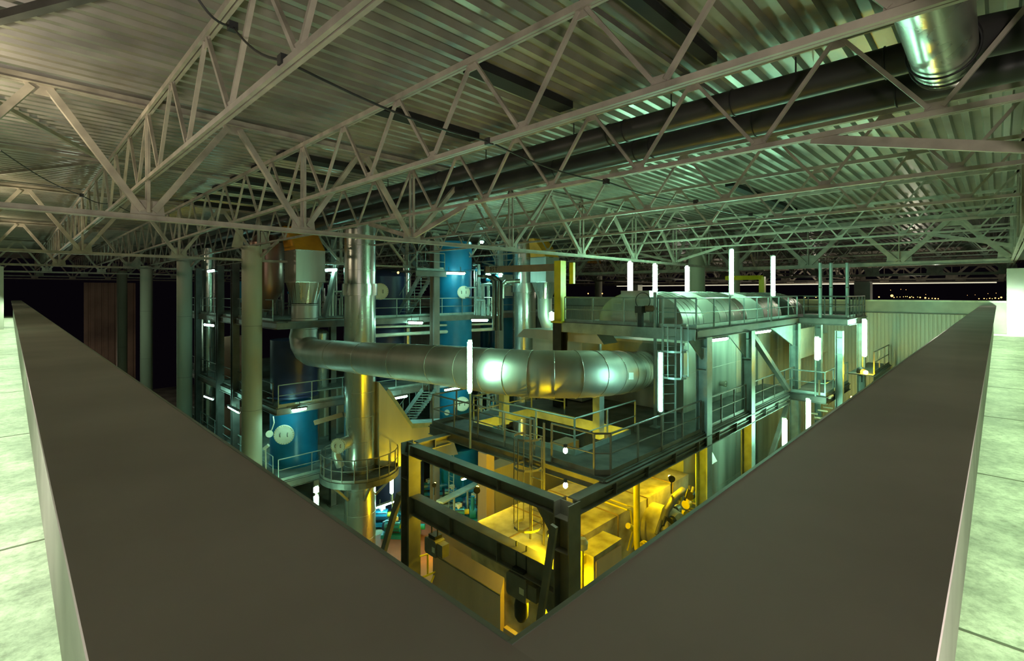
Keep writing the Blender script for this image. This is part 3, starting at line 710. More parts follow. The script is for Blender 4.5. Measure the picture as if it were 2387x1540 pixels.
obj('arm_stop', MB().bar(A1-(A1-A0).normalized()*.05, A1+(A1-A0).normalized()*.03, .2, .34), M_BLACK, t)
fc = bpy.data.curves.new('lettering', 'FONT'); fc.body = '0.5 T'; fc.size = .30; fc.extrude = .004; fc.align_x = 'CENTER'
fo = link(bpy.data.objects.new('lettering', fc)); fo.parent = t
da = (A1-A0).normalized(); xw = -da; zw = Vector((0, 0, 1)); nw = xw.cross(zw).normalized()
R_ = Matrix((xw, (zw-xw*zw.dot(xw)).normalized(), nw)).transposed().to_4x4()
pos = A0.lerp(A1, .86)+nw*.075-Vector((0, 0, .10)) - Vector(t['_w'])
fc.materials.append(mat('black_lettering', (.01, .01, .01), .7)); bpy.context.view_layer.update()
me_ = bpy.data.meshes.new_from_object(fo); bpy.data.objects.remove(fo)
fo = link(bpy.data.objects.new('lettering', me_)); fo.parent = t; fo.matrix_local = Matrix.Translation(pos) @ R_
# second, distant yellow jib
t = thing('jib_crane', 'small distant yellow jib behind the boiler tops', 'crane', at(1778, 690, D=33), 'jib cranes')
q = at(1777, 690, D=30); obj('post', MB().box((q.x-.15, q.y-.15, UP), (q.x+.15, q.y+.15, .95)), M_YEL, t)
obj('arm', MB().bar((q.x, q.y, .9), at(1692, 648, D=30), .2, .26), M_YEL, t)

# ladder and gantry at the big duct's mouth
q = at(1560, 760, D=15.6); ladder(q.x, q.y, MID, UP+1.0, 'galvanised caged ladder between the two boiler platforms', (-.6, -.8), .42, True, M_GALV, -2.6)
q = at(1527, 995, Z=MID); t = thing('lamp_standard', 'tall galvanised pole with a tube lamp in front of the duct mouth', 'pole', (q.x, q.y, MID), 'lamp poles')
obj('pole', MB().tube((q.x, q.y, MID), (q.x, q.y, 0), .055, 16), M_GALV, t)
obj('foot_plate', MB().box((q.x-.15, q.y-.15, MID), (q.x+.15, q.y+.15, MID+.03)), M_GALV, t)

# small side platform on the right
deckbox('steel_platform', 'small teal side platform right of the third galvanised column', [((25.6, 5.5), (30.4, 7.0))], MID, [((25.6, 5.5), (30.4, 5.5)), ((25.6, 5.5), (25.6, 7.0)), ((30.4, 5.5), (30.4, 7))], mE=M_DARK)
rail([(25.65, 6.9, MID), (25.65, 5.55, MID), (30.3, 5.55, MID)], 'guard rail of the small teal side platform')
deckbox('steel_platform', 'dark narrow walkway by the star-bright lamp', [((28.5, 4.2), (33.6, 5.2))], -3.9, [((28.5, 4.2), (33.6, 4.2))], mE=M_DARK)
rail([(29, 4.25, -3.9), (33.5, 4.25, -3.9)], 'distant guard rail of the dark narrow walkway', m=M_DARK)
t = thing('roller_shutter_box', 'white sheet screens hung under the upper platform', 'screen', (28, 8, -2.2), 'white screens')
a = at(1858, 768, Y=7.6); b = at(1955, 806, Y=7.6); obj('panel', MB().box((a.x, 7.6, b.z), (b.x, 7.7, a.z)), M_WHITE, t)
a = at(1960, 768, Y=7.2); b = at(1982, 800, Y=7.2); obj('panel', MB().box((a.x, 7.2, b.z), (min(b.x, 33), 7.3, a.z)), M_WHITE, t)
for k, px in enumerate((1912, 1937, 1975)):
    q = at(px, 690, D=23.5); t = thing('drop_pipe', ['leftmost of three thin pipes rising from the upper platform to the roof', 'middle of three thin pipes rising to the roof', 'rightmost of three thin pipes rising to the roof'][k], 'pipe', (q.x, q.y, UP), 'thin pipes at the right end')
    obj('pipe', MB().tube((q.x, q.y, UP), (q.x, q.y, 1.4), .075, 14), M_GALV, t)
    obj('clips', MB().tube((q.x, q.y, .2), (q.x, q.y, .26), .09, 14).tube((q.x, q.y, -.6), (q.x, q.y, -.54), .09, 14), M_BEAM, t)
# pipework clump lit yellow under the side platform
t = thing('pipe_manifold', 'tangle of brown valves and pipes under the side platform', 'pipework', at(1930, 950, D=22), 'pipework tangles')
R2 = random.Random(3)
for nm, c0, n_ in (('pipes', at(1928, 960, D=22.5), 16),):
    for i in range(n_):
        a = c0+Vector((R2.uniform(-.5, .5), R2.uniform(-.3, .3), R2.uniform(-.9, .8))); b = a+Vector(R2.choice([(0, 0, .7), (.5, 0, 0), (0, .4, 0)]))
        obj('pipe', MB().tube(a, b, R2.uniform(.03, .08), 10), M_JIB, t)

# ================================================================== THE BIG SILVER DUCT
def curve(pts, per=6):
    P = [Vector(p) for p in pts]; P = [P[0]*2-P[1]]+P+[P[-1]*2-P[-2]]; out = []
    for i in range(1, len(P)-2):
        for k in range(per):
            t = k/per; a, b, c, d = P[i-1:i+3]
            out.append(.5*((2*b)+(c-a)*t+(2*a-5*b+4*c-d)*t*t+(3*b-a-3*c+d)*t**3))
    out.append(P[-2]); return out
t = thing('flue_duct', 'huge silver flue duct bending across the middle of the hall into the casing', 'duct', (11, 12, -2.6))
main = [(10.5, 24.2, -2.98), (10.5, 19, -2.78), (10.6, 14, -2.55), (10.8, 11.6, -2.5), (11.25, 10.2, -2.5), (12.1, 9.25, -2.5), (13.5, 9.0, -2.6), (15.2, 9.35, -2.8), (16.8, 9.9, -3.0), (18.3, 10.3, -3.1)]
P = curve(main, 4); n = len(P)
rs = [.66+.06*min(1, i/(n*.4)) for i in range(n)]
# segmented sheet lobster-back: straight facets between seams
obj('pipe_run', MB().path(P[::2]+([P[-1]] if (n-1) % 2 else []), rs[::2]+([rs[-1]] if (n-1) % 2 else []), 44), M_SILVERW, t)
Q = P[::2]
for i in range(1, len(Q)-1):
    d = (Q[i+1]-Q[i-1]).normalized(); a = d.cross(Vector((0, 0, 1))).normalized(); b = a.cross(d); R = rs[min(n-1, i*2)]+.004
    obj('sheet_seam', MB().path([Q[i]+(a*math.cos(v)+b*math.sin(v))*R for v in [2*math.pi*k/40 for k in range(41)]], .010, 5, False), M_SILVER, t)
HC = Vector((10.52, 25.1, 0))
el = [Vector((10.5, 24.2, -2.98)), Vector((10.49, 24.7, -2.86)), Vector((10.46, 25.02, -2.60)), Vector((10.45, 25.13, -2.25)), Vector((10.5, 25.1, -1.8)), Vector((10.52, 25.1, -.6))]
obj('elbow', MB().path(el, [.66, .665, .665, .66, .63, .62], 32), M_SILVERW, t)
sm = MB()
for z in (-1.85, -1.3, -.65): sm.torus((HC.x, HC.y, z), .633, .012, 36, 5)
obj('band', sm, M_SILVER, t)
# damper plates on the duct mouth
q = at(1457, 876, D=15.6); obj('name_plate', MB().bar(q-Vector((.19, -.19, 0)), q+Vector((.19, -.19, 0)), .02, .22), M_SILVERW, t)
def transition(t, c, r, w, d, z0, z1, m):
    """round-to-square transition piece"""
    n = 32; mb = MB(); vs = []
    for k in range(n): th = 2*math.pi*(k+.5)/n; vs.append((c[0]+r*math.cos(th), c[1]+r*math.sin(th), z0))
    for k in range(n):
        th = 2*math.pi*(k+.5)/n; x, y = math.cos(th), math.sin(th); s = max(abs(x), abs(y)); vs.append((c[0]+w*x/s, c[1]+d*y/s, z1))
    mb.add(vs, [(i, (i+1) % n, n+(i+1) % n, n+i) for i in range(n)]); return obj('transition_cone', mb, m, t)
def filter_head(c, r, w, z, label, orange_dir=-1):
    t = thing('duct_hopper', label, 'hopper', (c[0], c[1], z), 'hoppers with orange tops')
    transition(t, c, r, w, w, z, z+1.05, M_SILVER)
    obj('box_section', MB().box((c[0]-w, c[1]-w, z+1.05), (c[0]+w, c[1]+w, z+2.65)), M_SILVERW, t)
    for zz_ in (1.05, 2.62): obj('flange', MB().box((c[0]-w-.03, c[1]-w-.03, z+zz_-.015), (c[0]+w+.03, c[1]+w+.03, z+zz_+.015)), M_SILVER, t)
    o = MB(); x, y = c; o.add([(x-w, y-w, z+2.65), (x+w, y-w, z+2.65), (x+w-.1, y-w*.1+.3, z+3.85), (x-w*1.25, y-w*.1+.3, z+3.85), (x-w, y+w, z+2.65), (x+w, y+w, z+2.65), (x+w-.1, y+w, z+3.85), (x-w*1.25, y+w, z+3.85)],
                              [(0, 1, 2, 3), (4, 0, 3, 7), (1, 5, 6, 2), (5, 4, 7, 6), (3, 2, 6, 7)])
    obj('orange_cowl', o, M_ORANGE, t, label='bright orange sloping cowl')
    return t
filter_head((HC.x, HC.y), .62, .73, -.55, 'silver hopper with an orange sloping top, standing on the big duct by the nearest column')
t = thing('cyclone', 'dark red-brown round vessel beside the orange-topped hopper', 'vessel', (9.6, 26.2, L3), 'brown vessels')
obj('shell', MB().lathe((9.2, 26.6, -.1), [(.1, -.9), (.72, .1), (.8, .5), (.8, 2.6), (.5, 3.0)], 32), mat('brown_jacket', (.28, .16, .12), .35, .6, .1, 1), t)
# stacks
def stack(x, y, r, z0, z1, label, band=(-.25, .35), m=None):
    t = thing('chimney_stack', label, 'stack', (x, y, z0), 'silver stacks')
    obj('jacket', MB().lathe((x, y, z0), [(r, 0), (r, z1-z0)], 48), m or M_SILVER, t)
    if band: obj('collar', MB().lathe((x, y, band[0]), [(r+.005, -.01), (r+.09, 0), (r+.09, band[1]-band[0]), (r+.005, band[1]-band[0]+.01)], 48), m or M_SILVER, t)
    s = MB(); z = z0+.9
    while z < z1: s.torus((x, y, z), r+.002, .007, 40, 4); z += 1.2
    obj('sheet_seams', s, M_SILVERW, t); return t
SK = at(839, 800, D=24.7)
stack(SK.x, SK.y, .76, G0, 3.3, 'fat silver stack passing behind the big duct, left of the blue tank', (-.15, .42))
SK2 = at(1222, 700, D=33.5); stack(SK2.x, SK2.y, .78, G0, 3.3, 'second fat silver stack, with yellow glints, left of the yellow jib post', (.0, .62))
q = at(487, 800, D=34); stack(q.x, q.y, .43, G0, 3.0, 'slim silver stack at the left end of the plant', None)
q = at(433, 800, D=36); stack(q.x, q.y, .34, G0, 2.2, 'slim silver stack half hidden behind the second round column', None)
q = at(1270, 740, D=32); c2 = (q.x, q.y)
t = thing('flue_duct', 'second smaller silver elbow duct beside the yellow jib post', 'duct', (q.x, q.y, -2.5))
e2 = [Vector((q.x, q.y, -.4)), Vector((q.x, q.y, -1.5))]
r2 = at(1292, 790, D=31); e2 += [Vector((q.x+.1, q.y-.15, -2.0)), Vector((q.x+.35, q.y-.5, -2.5)), Vector((r2.x+.2, r2.y-.3, -2.8)), at(1330, 800, D=29), at(1420, 812, D=26)]
obj('pipe_run', MB().path(e2, .46, 28), M_SILVERW, t)
filter_head(c2, .46, .66, -.4, 'distant silver hopper with an orange top above the jib arm')
q = at(1375, 640, D=44); t = thing('duct_hopper', 'farthest small orange hopper top between the trusses', 'hopper', q, 'hoppers with orange tops')
q = at(1390, 598, D=46); obj('orange_cowl', MB().prism([q+Vector((-1.0, 0, -.6)), q+Vector((.8, 0, -.6)), q+Vector((.3, 0, .6)), q+Vector((-1.0, 0, .6))], (0, .6, 0)), M_ORANGE, t)

# ring platform round the first stack
RZ = -8.85; t = thing('ring_platform', 'dark ring-shaped platform round the fat silver stack', 'platform', (SK.x, SK.y, RZ))
rp = MB(); nn = 36; vs = []
for R, z in ((.80, RZ), (1.9, RZ), (1.9, RZ-.28), (.80, RZ-.28)): vs += [(SK.x+R*math.cos(2*math.pi*i/nn), SK.y+R*math.sin(2*math.pi*i/nn), z) for i in range(nn)]
rp.add(vs, [(j*nn+i, j*nn+(i+1) % nn, ((j+1) % 4)*nn+(i+1) % nn, ((j+1) % 4)*nn+i) for j in range(4) for i in range(nn)])
obj('ring_deck', rp, M_DECK, t)
for i in range(6):
    a = 2*math.pi*i/6+.3; u = Vector((math.cos(a), math.sin(a), 0)); c = Vector((SK.x, SK.y, 0))
    obj('bracket', MB().bar(c+u*1.7+Vector((0, 0, RZ-.3)), c+u*.78+Vector((0, 0, RZ-1.25)), .1, .1), M_BEAM, t)
rail([(SK.x+1.85*math.cos(2*math.pi*i/20), SK.y+1.85*math.sin(2*math.pi*i/20), RZ) for i in range(21)], 'curved guard rail of the ring platform', step=1.2, m=M_BEAM)
q = at(805, 1035, D=23.7); manhole(q+Vector((-.25, .1, 0)), .36, 'bolted manhole cover on a short branch left of the fat stack', (-.75, -.65, 0))
t = thing('branch_pipe', 'short silver branch pipe on the left of the fat stack', 'pipe', q, 'branch pipes')
obj('pipe', MB().tube(q+Vector((.5, .35, 0)), q+Vector((-.2, .1, 0)), .30, 24).path([q+Vector((-.1, .3, -1.1)), q+Vector((-.3, .35, -.5)), q+Vector((-.3, .3, .2))], .2, 16), M_SILVERW, t)
# wedge-shaped duct leaving the stack
t = thing('wedge_duct', 'wide wedge-shaped sheet duct leaving the fat stack, glowing yellow below', 'duct', (SK.x+1, SK.y, -9), 'wedge ducts')
def pl_(px, py, y): return at(px, py, Y=y)
wy = SK.y+.1; S0 = [pl_(*p, wy) for p in ((862, 885), (878, 905), (938, 990), (1022, 984), (1045, 1050), (942, 1068), (905, 1078), (862, 1075))]
obj('sheet_body', MB().prism(S0, (0, -.9, 0)), M_SILVERW, t)
obj('top_cap', MB().prism([S0[1], S0[2], S0[2]+Vector((0, 0, .25)), S0[1]+Vector((.12, 0, .12))], (0, -.95, 0)).prism([S0[2], S0[3], S0[3]+Vector((0, 0, .22)), S0[2]+Vector((0, 0, .25))], (0, -.95, 0)), M_GALV, t)

# ================================================================== FURNACE UNDER THE PLATFORM
M_PANEL = mat('furnace_grey_panel', (.74, .54, .44), .6, .1, .12, .8, streak=True)
t = thing('furnace', 'long box-shaped furnace clad in stained sheet, lit yellow under the platform', 'furnace', (9.6, 8.4, G0))
obj('casing', MB().box((9.65, 8.4, G0), (18.1, 11.2, -6.9)), M_BOIL, t)
s = MB()
for x in (11.4, 13.2, 15.0, 16.8): s.bar((x, 8.4, -6.89), (x, 11.2, -6.89), .04, .03).bar((x, 8.39, -6.9), (x, 8.39, G0), .04, .03)
s.bar((9.65, 9.8, -6.89), (18.1, 9.8, -6.89), .04, .03)
obj('seams', s, M_JIB, t)
obj('head_section', MB().prism([(9.5, 9.8, G0), (9.5, 9.8, -8.35), (9.75, 9.8, -7.65), (10.3, 9.8, -7.45), (10.3, 9.8, G0)], (0, 3.1, 0)), M_PANEL, t)
obj('head_joint', MB().bar((9.49, 9.8, -8.35), (9.49, 12.9, -8.35), .03, .04), M_BEAM, t)
obj('end_plate', MB().box((9.52, 8.9, G0), (9.9, 9.7, -9.2)), M_PANEL, t)
obj('side_cabinet', MB().box((11.0, 7.75, G0), (12.4, 8.4, -7.1)), M_BOIL, t)
obj('cabinet_door', MB().box((11.08, 7.72, G0), (12.32, 7.75, -7.25)), M_PANEL, t)
t = thing('tan_block', 'plain tan rendered block behind the furnace', 'block', (12, 14, G0), 'rendered blocks')
a = at(1150, 1205, Z=-11.6); obj('wall_block', MB().box((13.6, 14.6, G0), (19.5, 15.4, -7.2)), M_TAN, t)
obj('corner_pilaster', MB().box((13.2, 14.4, G0), (13.62, 14.9, -6.4)), M_PANEL, t)
# pipework on the furnace front
t = thing('gas_pipe', 'thick bright yellow vertical gas pipe before the furnace', 'pipe', (0, 0, 0))
q = at(1484, 1110, Y=7.5); r_ = at(1487, 1285, Y=7.5); t.location = (q.x, 7.5, r_.z); t['_w'] = (q.x, 7.5, r_.z)
obj('pipe', MB().path([(q.x, 7.5, -5.0), (q.x, 7.5, r_.z+.3), (q.x+.04, 7.5, r_.z+.1), (q.x+.16, 7.5, r_.z), (q.x+.5, 7.5, r_.z-.02)], .09, 18), M_YEL, t)
obj('flange', MB().tube((q.x+.3, 7.5, r_.z), (q.x+.36, 7.5, r_.z), .17, 18).tube((q.x+.45, 7.5, r_.z), (q.x+.5, 7.5, r_.z), .17, 18), M_YEL, t)
t = thing('burner', 'big round burner drum with a curved air pipe on the furnace front', 'burner', at(1520, 1215, Y=8.2))
q = at(1524, 1222, Y=8.3)
obj('drum', MB().lathe(q, [(.1, -.9), (.62, -.85), (.7, -.6), (.7, .1)], 30, 'y'), M_BOIL, t)
obj('air_pipe', MB().path([q+Vector((-.55, -.5, -1.3)), q+Vector((-.55, -.55, .2)), q+Vector((-.3, -.6, .75)), q+Vector((.3, -.6, 1.0)), q+Vector((.9, -.6, 1.05))], .13, 16), M_BEAM, t)
R3 = random.Random(5); cl = MB(); cl2 = MB(); cl3 = MB()
t = thing('burner_valve_train', 'dense dark cluster of valves, motors and pipes at the far end of the furnace front', 'pipework', at(1590, 1190, Y=7.8), 'pipework tangles')
for i in range(44):
    u = R3.random(); c = at(1535+80*u, 1245-70*u+R3.uniform(-45, 25), Y=R3.uniform(7.5, 8.3)); d = R3.choice([Vector((.5, 0, 0)), Vector((0, 0, .45)), Vector((0, .35, 0)), Vector((.25, 0, .3))])*R3.uniform(.5, 1.3)
    if i % 3: obj('pipe', MB().tube(c-d/2, c+d/2, R3.uniform(.03, .07), 10), R3.choice([M_BLACK, M_BLACK, M_BEAM, M_YEL]), t)
    else: obj('valve_body', MB().tube(c-d.normalized()*.1, c+d.normalized()*.1, R3.uniform(.1, .18), 14), R3.choice([M_BLACK, M_YEL, M_GALV]), t)
t = thing('control_lines', 'two thin yellow pipes running over the furnace top to a valve group', 'pipe', at(1450, 1180, Z=-6.8), 'thin furnace pipes')
for k, dz in enumerate((0, .12)):
    a = at(1378, 1148+k*10, Z=-6.7); b = at(1462, 1178+k*10, Z=-6.75); c = at(1476, 1205+k*6, Y=8.2)
    obj('pipe', MB().path([a, b, Vector((b.x+.25, 8.25, -6.85)), Vector((b.x+.3, 8.2, -7.6+dz)), Vector((b.x-.1, 8.15, -7.95))], .028, 8), M_YEL, t)
obj('valve', MB().tube(at(1464, 1225, Y=8.1), at(1476, 1232, Y=8.1), .09, 12), M_YEL, t)
# small lamp post with head near the furnace
t = thing('post_lamp', 'unlit pale lamp head on a thin post beside the furnace', 'lamp', at(1360, 1380, Y=7.3))
a = at(1358, 1390, Y=7.3); b = at(1362, 1280, Y=7.3); obj('post', MB().tube((a.x, 7.3, G0), (a.x, 7.3, b.z), .035, 10), M_YEL, t)
obj('head', MB().lathe((a.x, 7.3, b.z), [(.05, 0), (.12, .05), (.14, .2), (.08, .3)], 16), M_WHITE, t)
t = thing('cable_box', 'two small yellow boxes beside the near portal column', 'box', at(1345, 1300, Y=7.9), 'small boxes')
for py in (1300, 1395): q = at(1346, py, Y=8.2); obj('box', MB().box((q.x-.1, 8.0, q.z-.12), (q.x+.25, 8.39, q.z+.12)), M_YEL, t)

# ================================================================== BACK PLANT: DECKS, TANKS, STAIRS
BX, BY = 8.9, 24.4
def bdeck(z, label, holes=()):
    t = thing('steel_platform', label, 'platform', (BX, BY, z), 'storeys of the back plant'); k = MB()
    if z != L1:
        for a, b in (((BX, BY+2.8), (31, 44)), ((BX, BY+.1), (9.4, BY+2.8)), ((13.6, BY), (31, BY+2.8)), ((9.4, BY), (13.6, BY+.45))): k.box((*a, z-.06), (*b, z))
    else: k.box((BX, BY, z-.06), (31, 44, z))
    obj('deck_plate', k, mat('back_deck', (.26, .27, .24), .6, .1, .25, 1.0), t); k = MB()
    for a, b in (((BX, BY), (31, BY)), ((BX, BY), (BX, 44))): k.ibeam((*a, z-.2), (*b, z-.2), .16, .30, .02)
    for y in (29, 34, 39): k.ibeam((BX, y, z-.2), (31, y, z-.2), .14, .26, .02)
    obj('edge_beams', k, M_BEAM, t)
    return t
bdeck(L3, 'top storey deck of the back plant'); bdeck(L2, 'middle storey deck of the back plant'); bdeck(L1, 'lowest raised deck of the back plant')
for z, nm in ((L3, 'top'), (L2, 'middle'), (L1, 'lowest')):
    if z == L3: rail([(13.9, BY+.1, z), (30, BY+.1, z)], 'guard rail along the front of the %s storey of the back plant' % nm, step=1.6)
    else: rail([(BX+.1, BY+.1, z), (30, BY+.1, z)], 'guard rail along the front of the %s storey of the back plant' % nm, step=1.6)
    rail([(BX+.1, 43, z), (BX+.1, BY+.8, z)], 'guard rail along the left side of the %s storey' % nm, step=1.6, m=M_DARK if z == L2 else M_GALV)
M_BACKCOL = mat('back_steel', (.24, .21, .19), .5, .1, .15, 1)
for px, lb, m_ in ((1010, 'broad brown steel column left of the blue tank', M_BACKCOL), (1160, 'brown steel column right of the blue tank', M_BACKCOL), (1004, None, None)):
    if not lb: continue
    q = at(px, 800, Y=BY-.1); post(q.x, BY-.25, G0, 3.4, lb, .42, m_)
for px, lb in ((462, 'thin dark steel column at the left end of the back plant'), (513, 'dark steel column right of the slim silver stack'), (548, 'dark steel column left of the nearest round column')):
    q = at(px, 800, X=BX); post(BX, q.y, G0, 1.6, lb, .36, M_DARK)
for px, lb in ((735, 'dark column behind the hopper'), (775, 'teal lit column right of the hopper'), (1245, 'dark column behind the second stack')):
    q = at(px, 800, Y=29); post(q.x, 29, G0, 3.2, lb, .34, M_BEAM)
strut('diagonal_brace', 'dark diagonal brace between hopper and fat stack', 'brace', at(757, 740, D=26.5), at(785, 610, D=27.5), .2, .2, M_BEAM)
strut('diagonal_brace', 'dark diagonal brace left of the silver hopper', 'brace', at(612, 745, D=27), at(646, 620, D=27.5), .2, .2, M_BEAM)
# tanks
tank(10.7, 26.9, 1.18, L1, -6.2, M_BLUE, 'blue tank base with a large manhole, behind the nearest round column')
tank(10.7, 26.9, 1.16, L2, -2.5, M_NAVY, 'dark navy tank shell standing above the blue tank base', False)
q = at(664, 1011, D=24.55); manhole(q, .48, 'large white bolted manhole cover on the blue tank base', (-.60, -.8, 0))
q = at(1059, 700, D=32.8); tank(q.x, q.y, 1.16, L1, 3.3, M_BLUE, 'tall blue tank in the centre of the back plant, lit by a tube lamp', False, bands=(-1.0,))
q = at(1081, 681, D=31.5); manhole(q, .41, 'white bolted manhole cover on the tall blue tank', (-.62, -.78, 0))
q = at(1077, 940, D=31.5); manhole(q, .46, 'white bolted manhole cover low on the tall blue tank, under the duct', (-.62, -.78, 0))
q = at(1042, 960, D=31.55); manhole(q, .17, 'small white bolted cover low on the tall blue tank', (-.62, -.78, 0))
q = at(905, 700, D=31.5); tank(q.x, q.y, 1.05, L2, 1.0, M_NAVY, 'dark navy tank right of the fat stack', True)
q = at(886, 679, D=27.6); manhole(q, .46, 'pale bolted manhole cover seen just right of the fat stack', (-.55, -.83, 0))
q = at(884, 940, D=31); tank(q.x, q.y, 1.0, L1, -6, M_BLUE, 'short blue tank right of the fat stack below the duct', True)
q = at(1172, 640, D=40); tank(q.x, q.y, 1.0, L2, 3.2, M_BLUE, 'distant blue tank left of the second silver stack', False)
q = at(1140, 640, D=46); tank(q.x, q.y, .8, L2, 3.2, M_BLUE, 'narrow distant blue tank between the brown columns', False)
q = at(932, 1130, D=31); tank(q.x, q.y, 1.5, G0, -9.7, M_NAVY, 'wide navy tank on the hall floor behind the portal frame', False)
q = at(1065, 1100, D=33); tank(q.x, q.y, 1.4, G0, -10.2, M_BLUE, 'wide low blue tank seen through the portal frame', False)
t = thing('blue_hood', 'small bright blue sheet hood left of the nearest round column', 'hood', at(560, 690, D=30))
a, b, c, d = at(549, 655, D=30), at(566, 655, D=30), at(568, 705, D=30), at(556, 705, D=30); obj('sheet', MB().prism([a, b, c, d], (.5, .3, 0)), M_BLUE, t)
q = at(975, 640, D=33); stack(q.x-.9, q.y, .28, L2, 2.6, 'thin silver pipe column behind the upper stairs', None)
# stairs
a = at(925, 733, D=31); b = at(985, 640, D=30); stairs((a.x, a.y, L3), (b.x, b.y, L3+2.7), (.5, -.5, 0), 'upper steel stairs left of the brown column')
stairs((b.x+.3, b.y+.6, L3+2.7), (a.x+.6, a.y+1.2, 3.4), (.5, -.5, 0), 'topmost steel stairs just under the roof', n=10)
a = at(925, 972, D=30.5); b = at(985, 905, D=29); stairs((a.x, a.y, L1+.9), (b.x, b.y, L2-.2), (.55, -.55, 0), 'lower steel stairs right of the fat stack, below the duct')
deckbox('steel_platform', 'small landing at the head of the upper stairs', [((b.x-.6, b.y-.2), (b.x+1.6, b.y+2.4))], L3+2.7, [((b.x-.6, b.y-.2), (b.x+1.6, b.y-.2))], group='landings')
rail([(b.x-.5, b.y-.15, L3+2.7), (b.x+1.5, b.y-.15, L3+2.7)], 'guard rail of the landing above the upper stairs')
# long pale pipes along the front of the back plant
for k, (y0_, y1_, r_, lb) in enumerate(((762, 754, .07, 'upper pale pipe running behind the big duct'), (782, 766, .11, 'lower pale pipe running behind the big duct'))):
    a = at(872, y0_, D=29); b = at(1160, y1_, D=34); t = thing('service_pipe', lb, 'pipe', a, 'pale service pipes'); obj('pipe', MB().tube(a, b, r_, 14), M_WHITE, t)
t = thing('pipe_rack', 'dark bundle of upright pipes with hooked tops right of the brown column', 'pipework', at(1150, 700, D=28), 'pipework tangles')
for k in range(4):
    a = at(1150+k*6, 770, D=28.5); b = at(1150+k*6, 655, D=28.5)
    obj('pipe', MB().path([a, b, b+Vector((-.2, .25, .25)), b+Vector((-.7, .6, .3))], .07, 12), M_BLACK if k % 2 else M_BEAM, t)
q = at(1212, 668, D=30); t = thing('silver_elbow', 'small silver pipe elbow left of the second stack', 'pipe', q, 'branch pipes'); obj('pipe', MB().path([q+Vector((-.9, .6, -.7)), q+Vector((-.9, .6, .1)), q+Vector((-.7, .5, .3)), q+Vector((0, 0, .35))], .13, 16), M_SILVER, t)
t = thing('white_cabinet', 'pale backlit cabinet wall behind the pipe bundle', 'cabinet', at(1190, 660, D=38), 'cabinets'); a = at(1168, 640, D=38); b = at(1200, 690, D=38); obj('box', MB().box((a.x, a.y-.5, b.z), (b.x+.6, a.y+.5, a.z)), M_WHITE, t)
t = thing('filter_panel', 'pale ribbed wall panel right of the blue tank base', 'panel', at(745, 975, D=28), 'cabinets')
a = at(722, 945, D=30.5); b = at(800, 1030, D=30.5); obj('panel', MB().box((a.x, a.y, L1), (a.x+3.6, a.y+.15, -6.0)), M_TAN, t)
pb = MB()
for k in range(5): pb.box((a.x+.1+.8*k, a.y-.09, L1), (a.x+.2+.8*k, a.y, -6.0))
obj('pilasters', pb, M_WHITE, t)
strut('lifting_beam', 'short brown lifting beam left of the fat stack', 'beam', at(733, 985, D=24.5), at(800, 965, D=24.6), .14, .22, M_JIB)
for nm, (x0, y0, x1, y1), d, lb in (('brown_cabinet', (521, 785, 563, 868), 31, 'red-brown cabinet between the dark columns on the middle storey'), ('brown_cabinet', (520, 948, 563, 1003), 31, 'red-brown cabinet on the lowest raised deck')):
    a = at(x0, y0, D=d); b = at(x1, y1, D=d); t = thing(nm, lb, 'cabinet', (a.x, a.y, b.z), 'red-brown cabinets')
    z0_ = L2 if d and y1 < 900 else L1
    obj('body', MB().prism([(a.x, a.y, z0_), (b.x, b.y, z0_), (b.x, b.y, a.z), (a.x, a.y, a.z)], (.9, .9, 0)), M_BRICK, t)
    obj('plinth', MB().prism([(a.x-.02, a.y-.02, z0_), (b.x-.02, b.y-.02, z0_), (b.x-.02, b.y-.02, z0_+.1), (a.x-.02, a.y-.02, z0_+.1)], (.9, .9, 0)), M_BEAM, t)
t = thing('conduit', 'curved white cable conduit on the blue tank base', 'conduit', at(637, 990, D=24.4), 'conduits')
obj('conduit', MB().path([at(637, 970, D=24.4), at(639, 985, D=24.4), at(634, 1000, D=24.4), at(627, 1010, D=24.4)], .03, 8), M_WHITE, t)
obj('flange', MB().tube(at(628, 1011, D=24.5), at(628, 1011, D=24.3), .17, 16), M_WHITE, t)
t = thing('indicator_post', 'thin pale standpipe with a tilted head before the blue tank base', 'standpipe', at(620, 1092, D=24.1))
a = at(620, 1092, D=24.1); obj('post', MB().tube((a.x, a.y, L1), at(619, 1045, D=24.1), .04, 10), M_WHITE, t)
obj('head', MB().tube(at(615, 1046, D=24.1), at(626, 1037, D=24.1), .08, 12), M_WHITE, t)
for k, px in enumerate((898, 915, 932, 950, 745)):
    q = at(px, 775, D=32 if px > 800 else 29); tank(q.x, q.y, .24 if px > 800 else .5, L2, -2.0 - .1*k, M_SILVER, ['leftmost slim silver vessel in the row behind the pale pipes', 'second slim silver vessel in the row behind the pale pipes', 'third slim silver vessel in the row behind the pale pipes', 'rightmost slim silver vessel in the row behind the pale pipes', 'squat silver vessel between the hopper and the fat stack, below the top storey'][k], True, 'slim silver vessels')
R5 = random.Random(9)
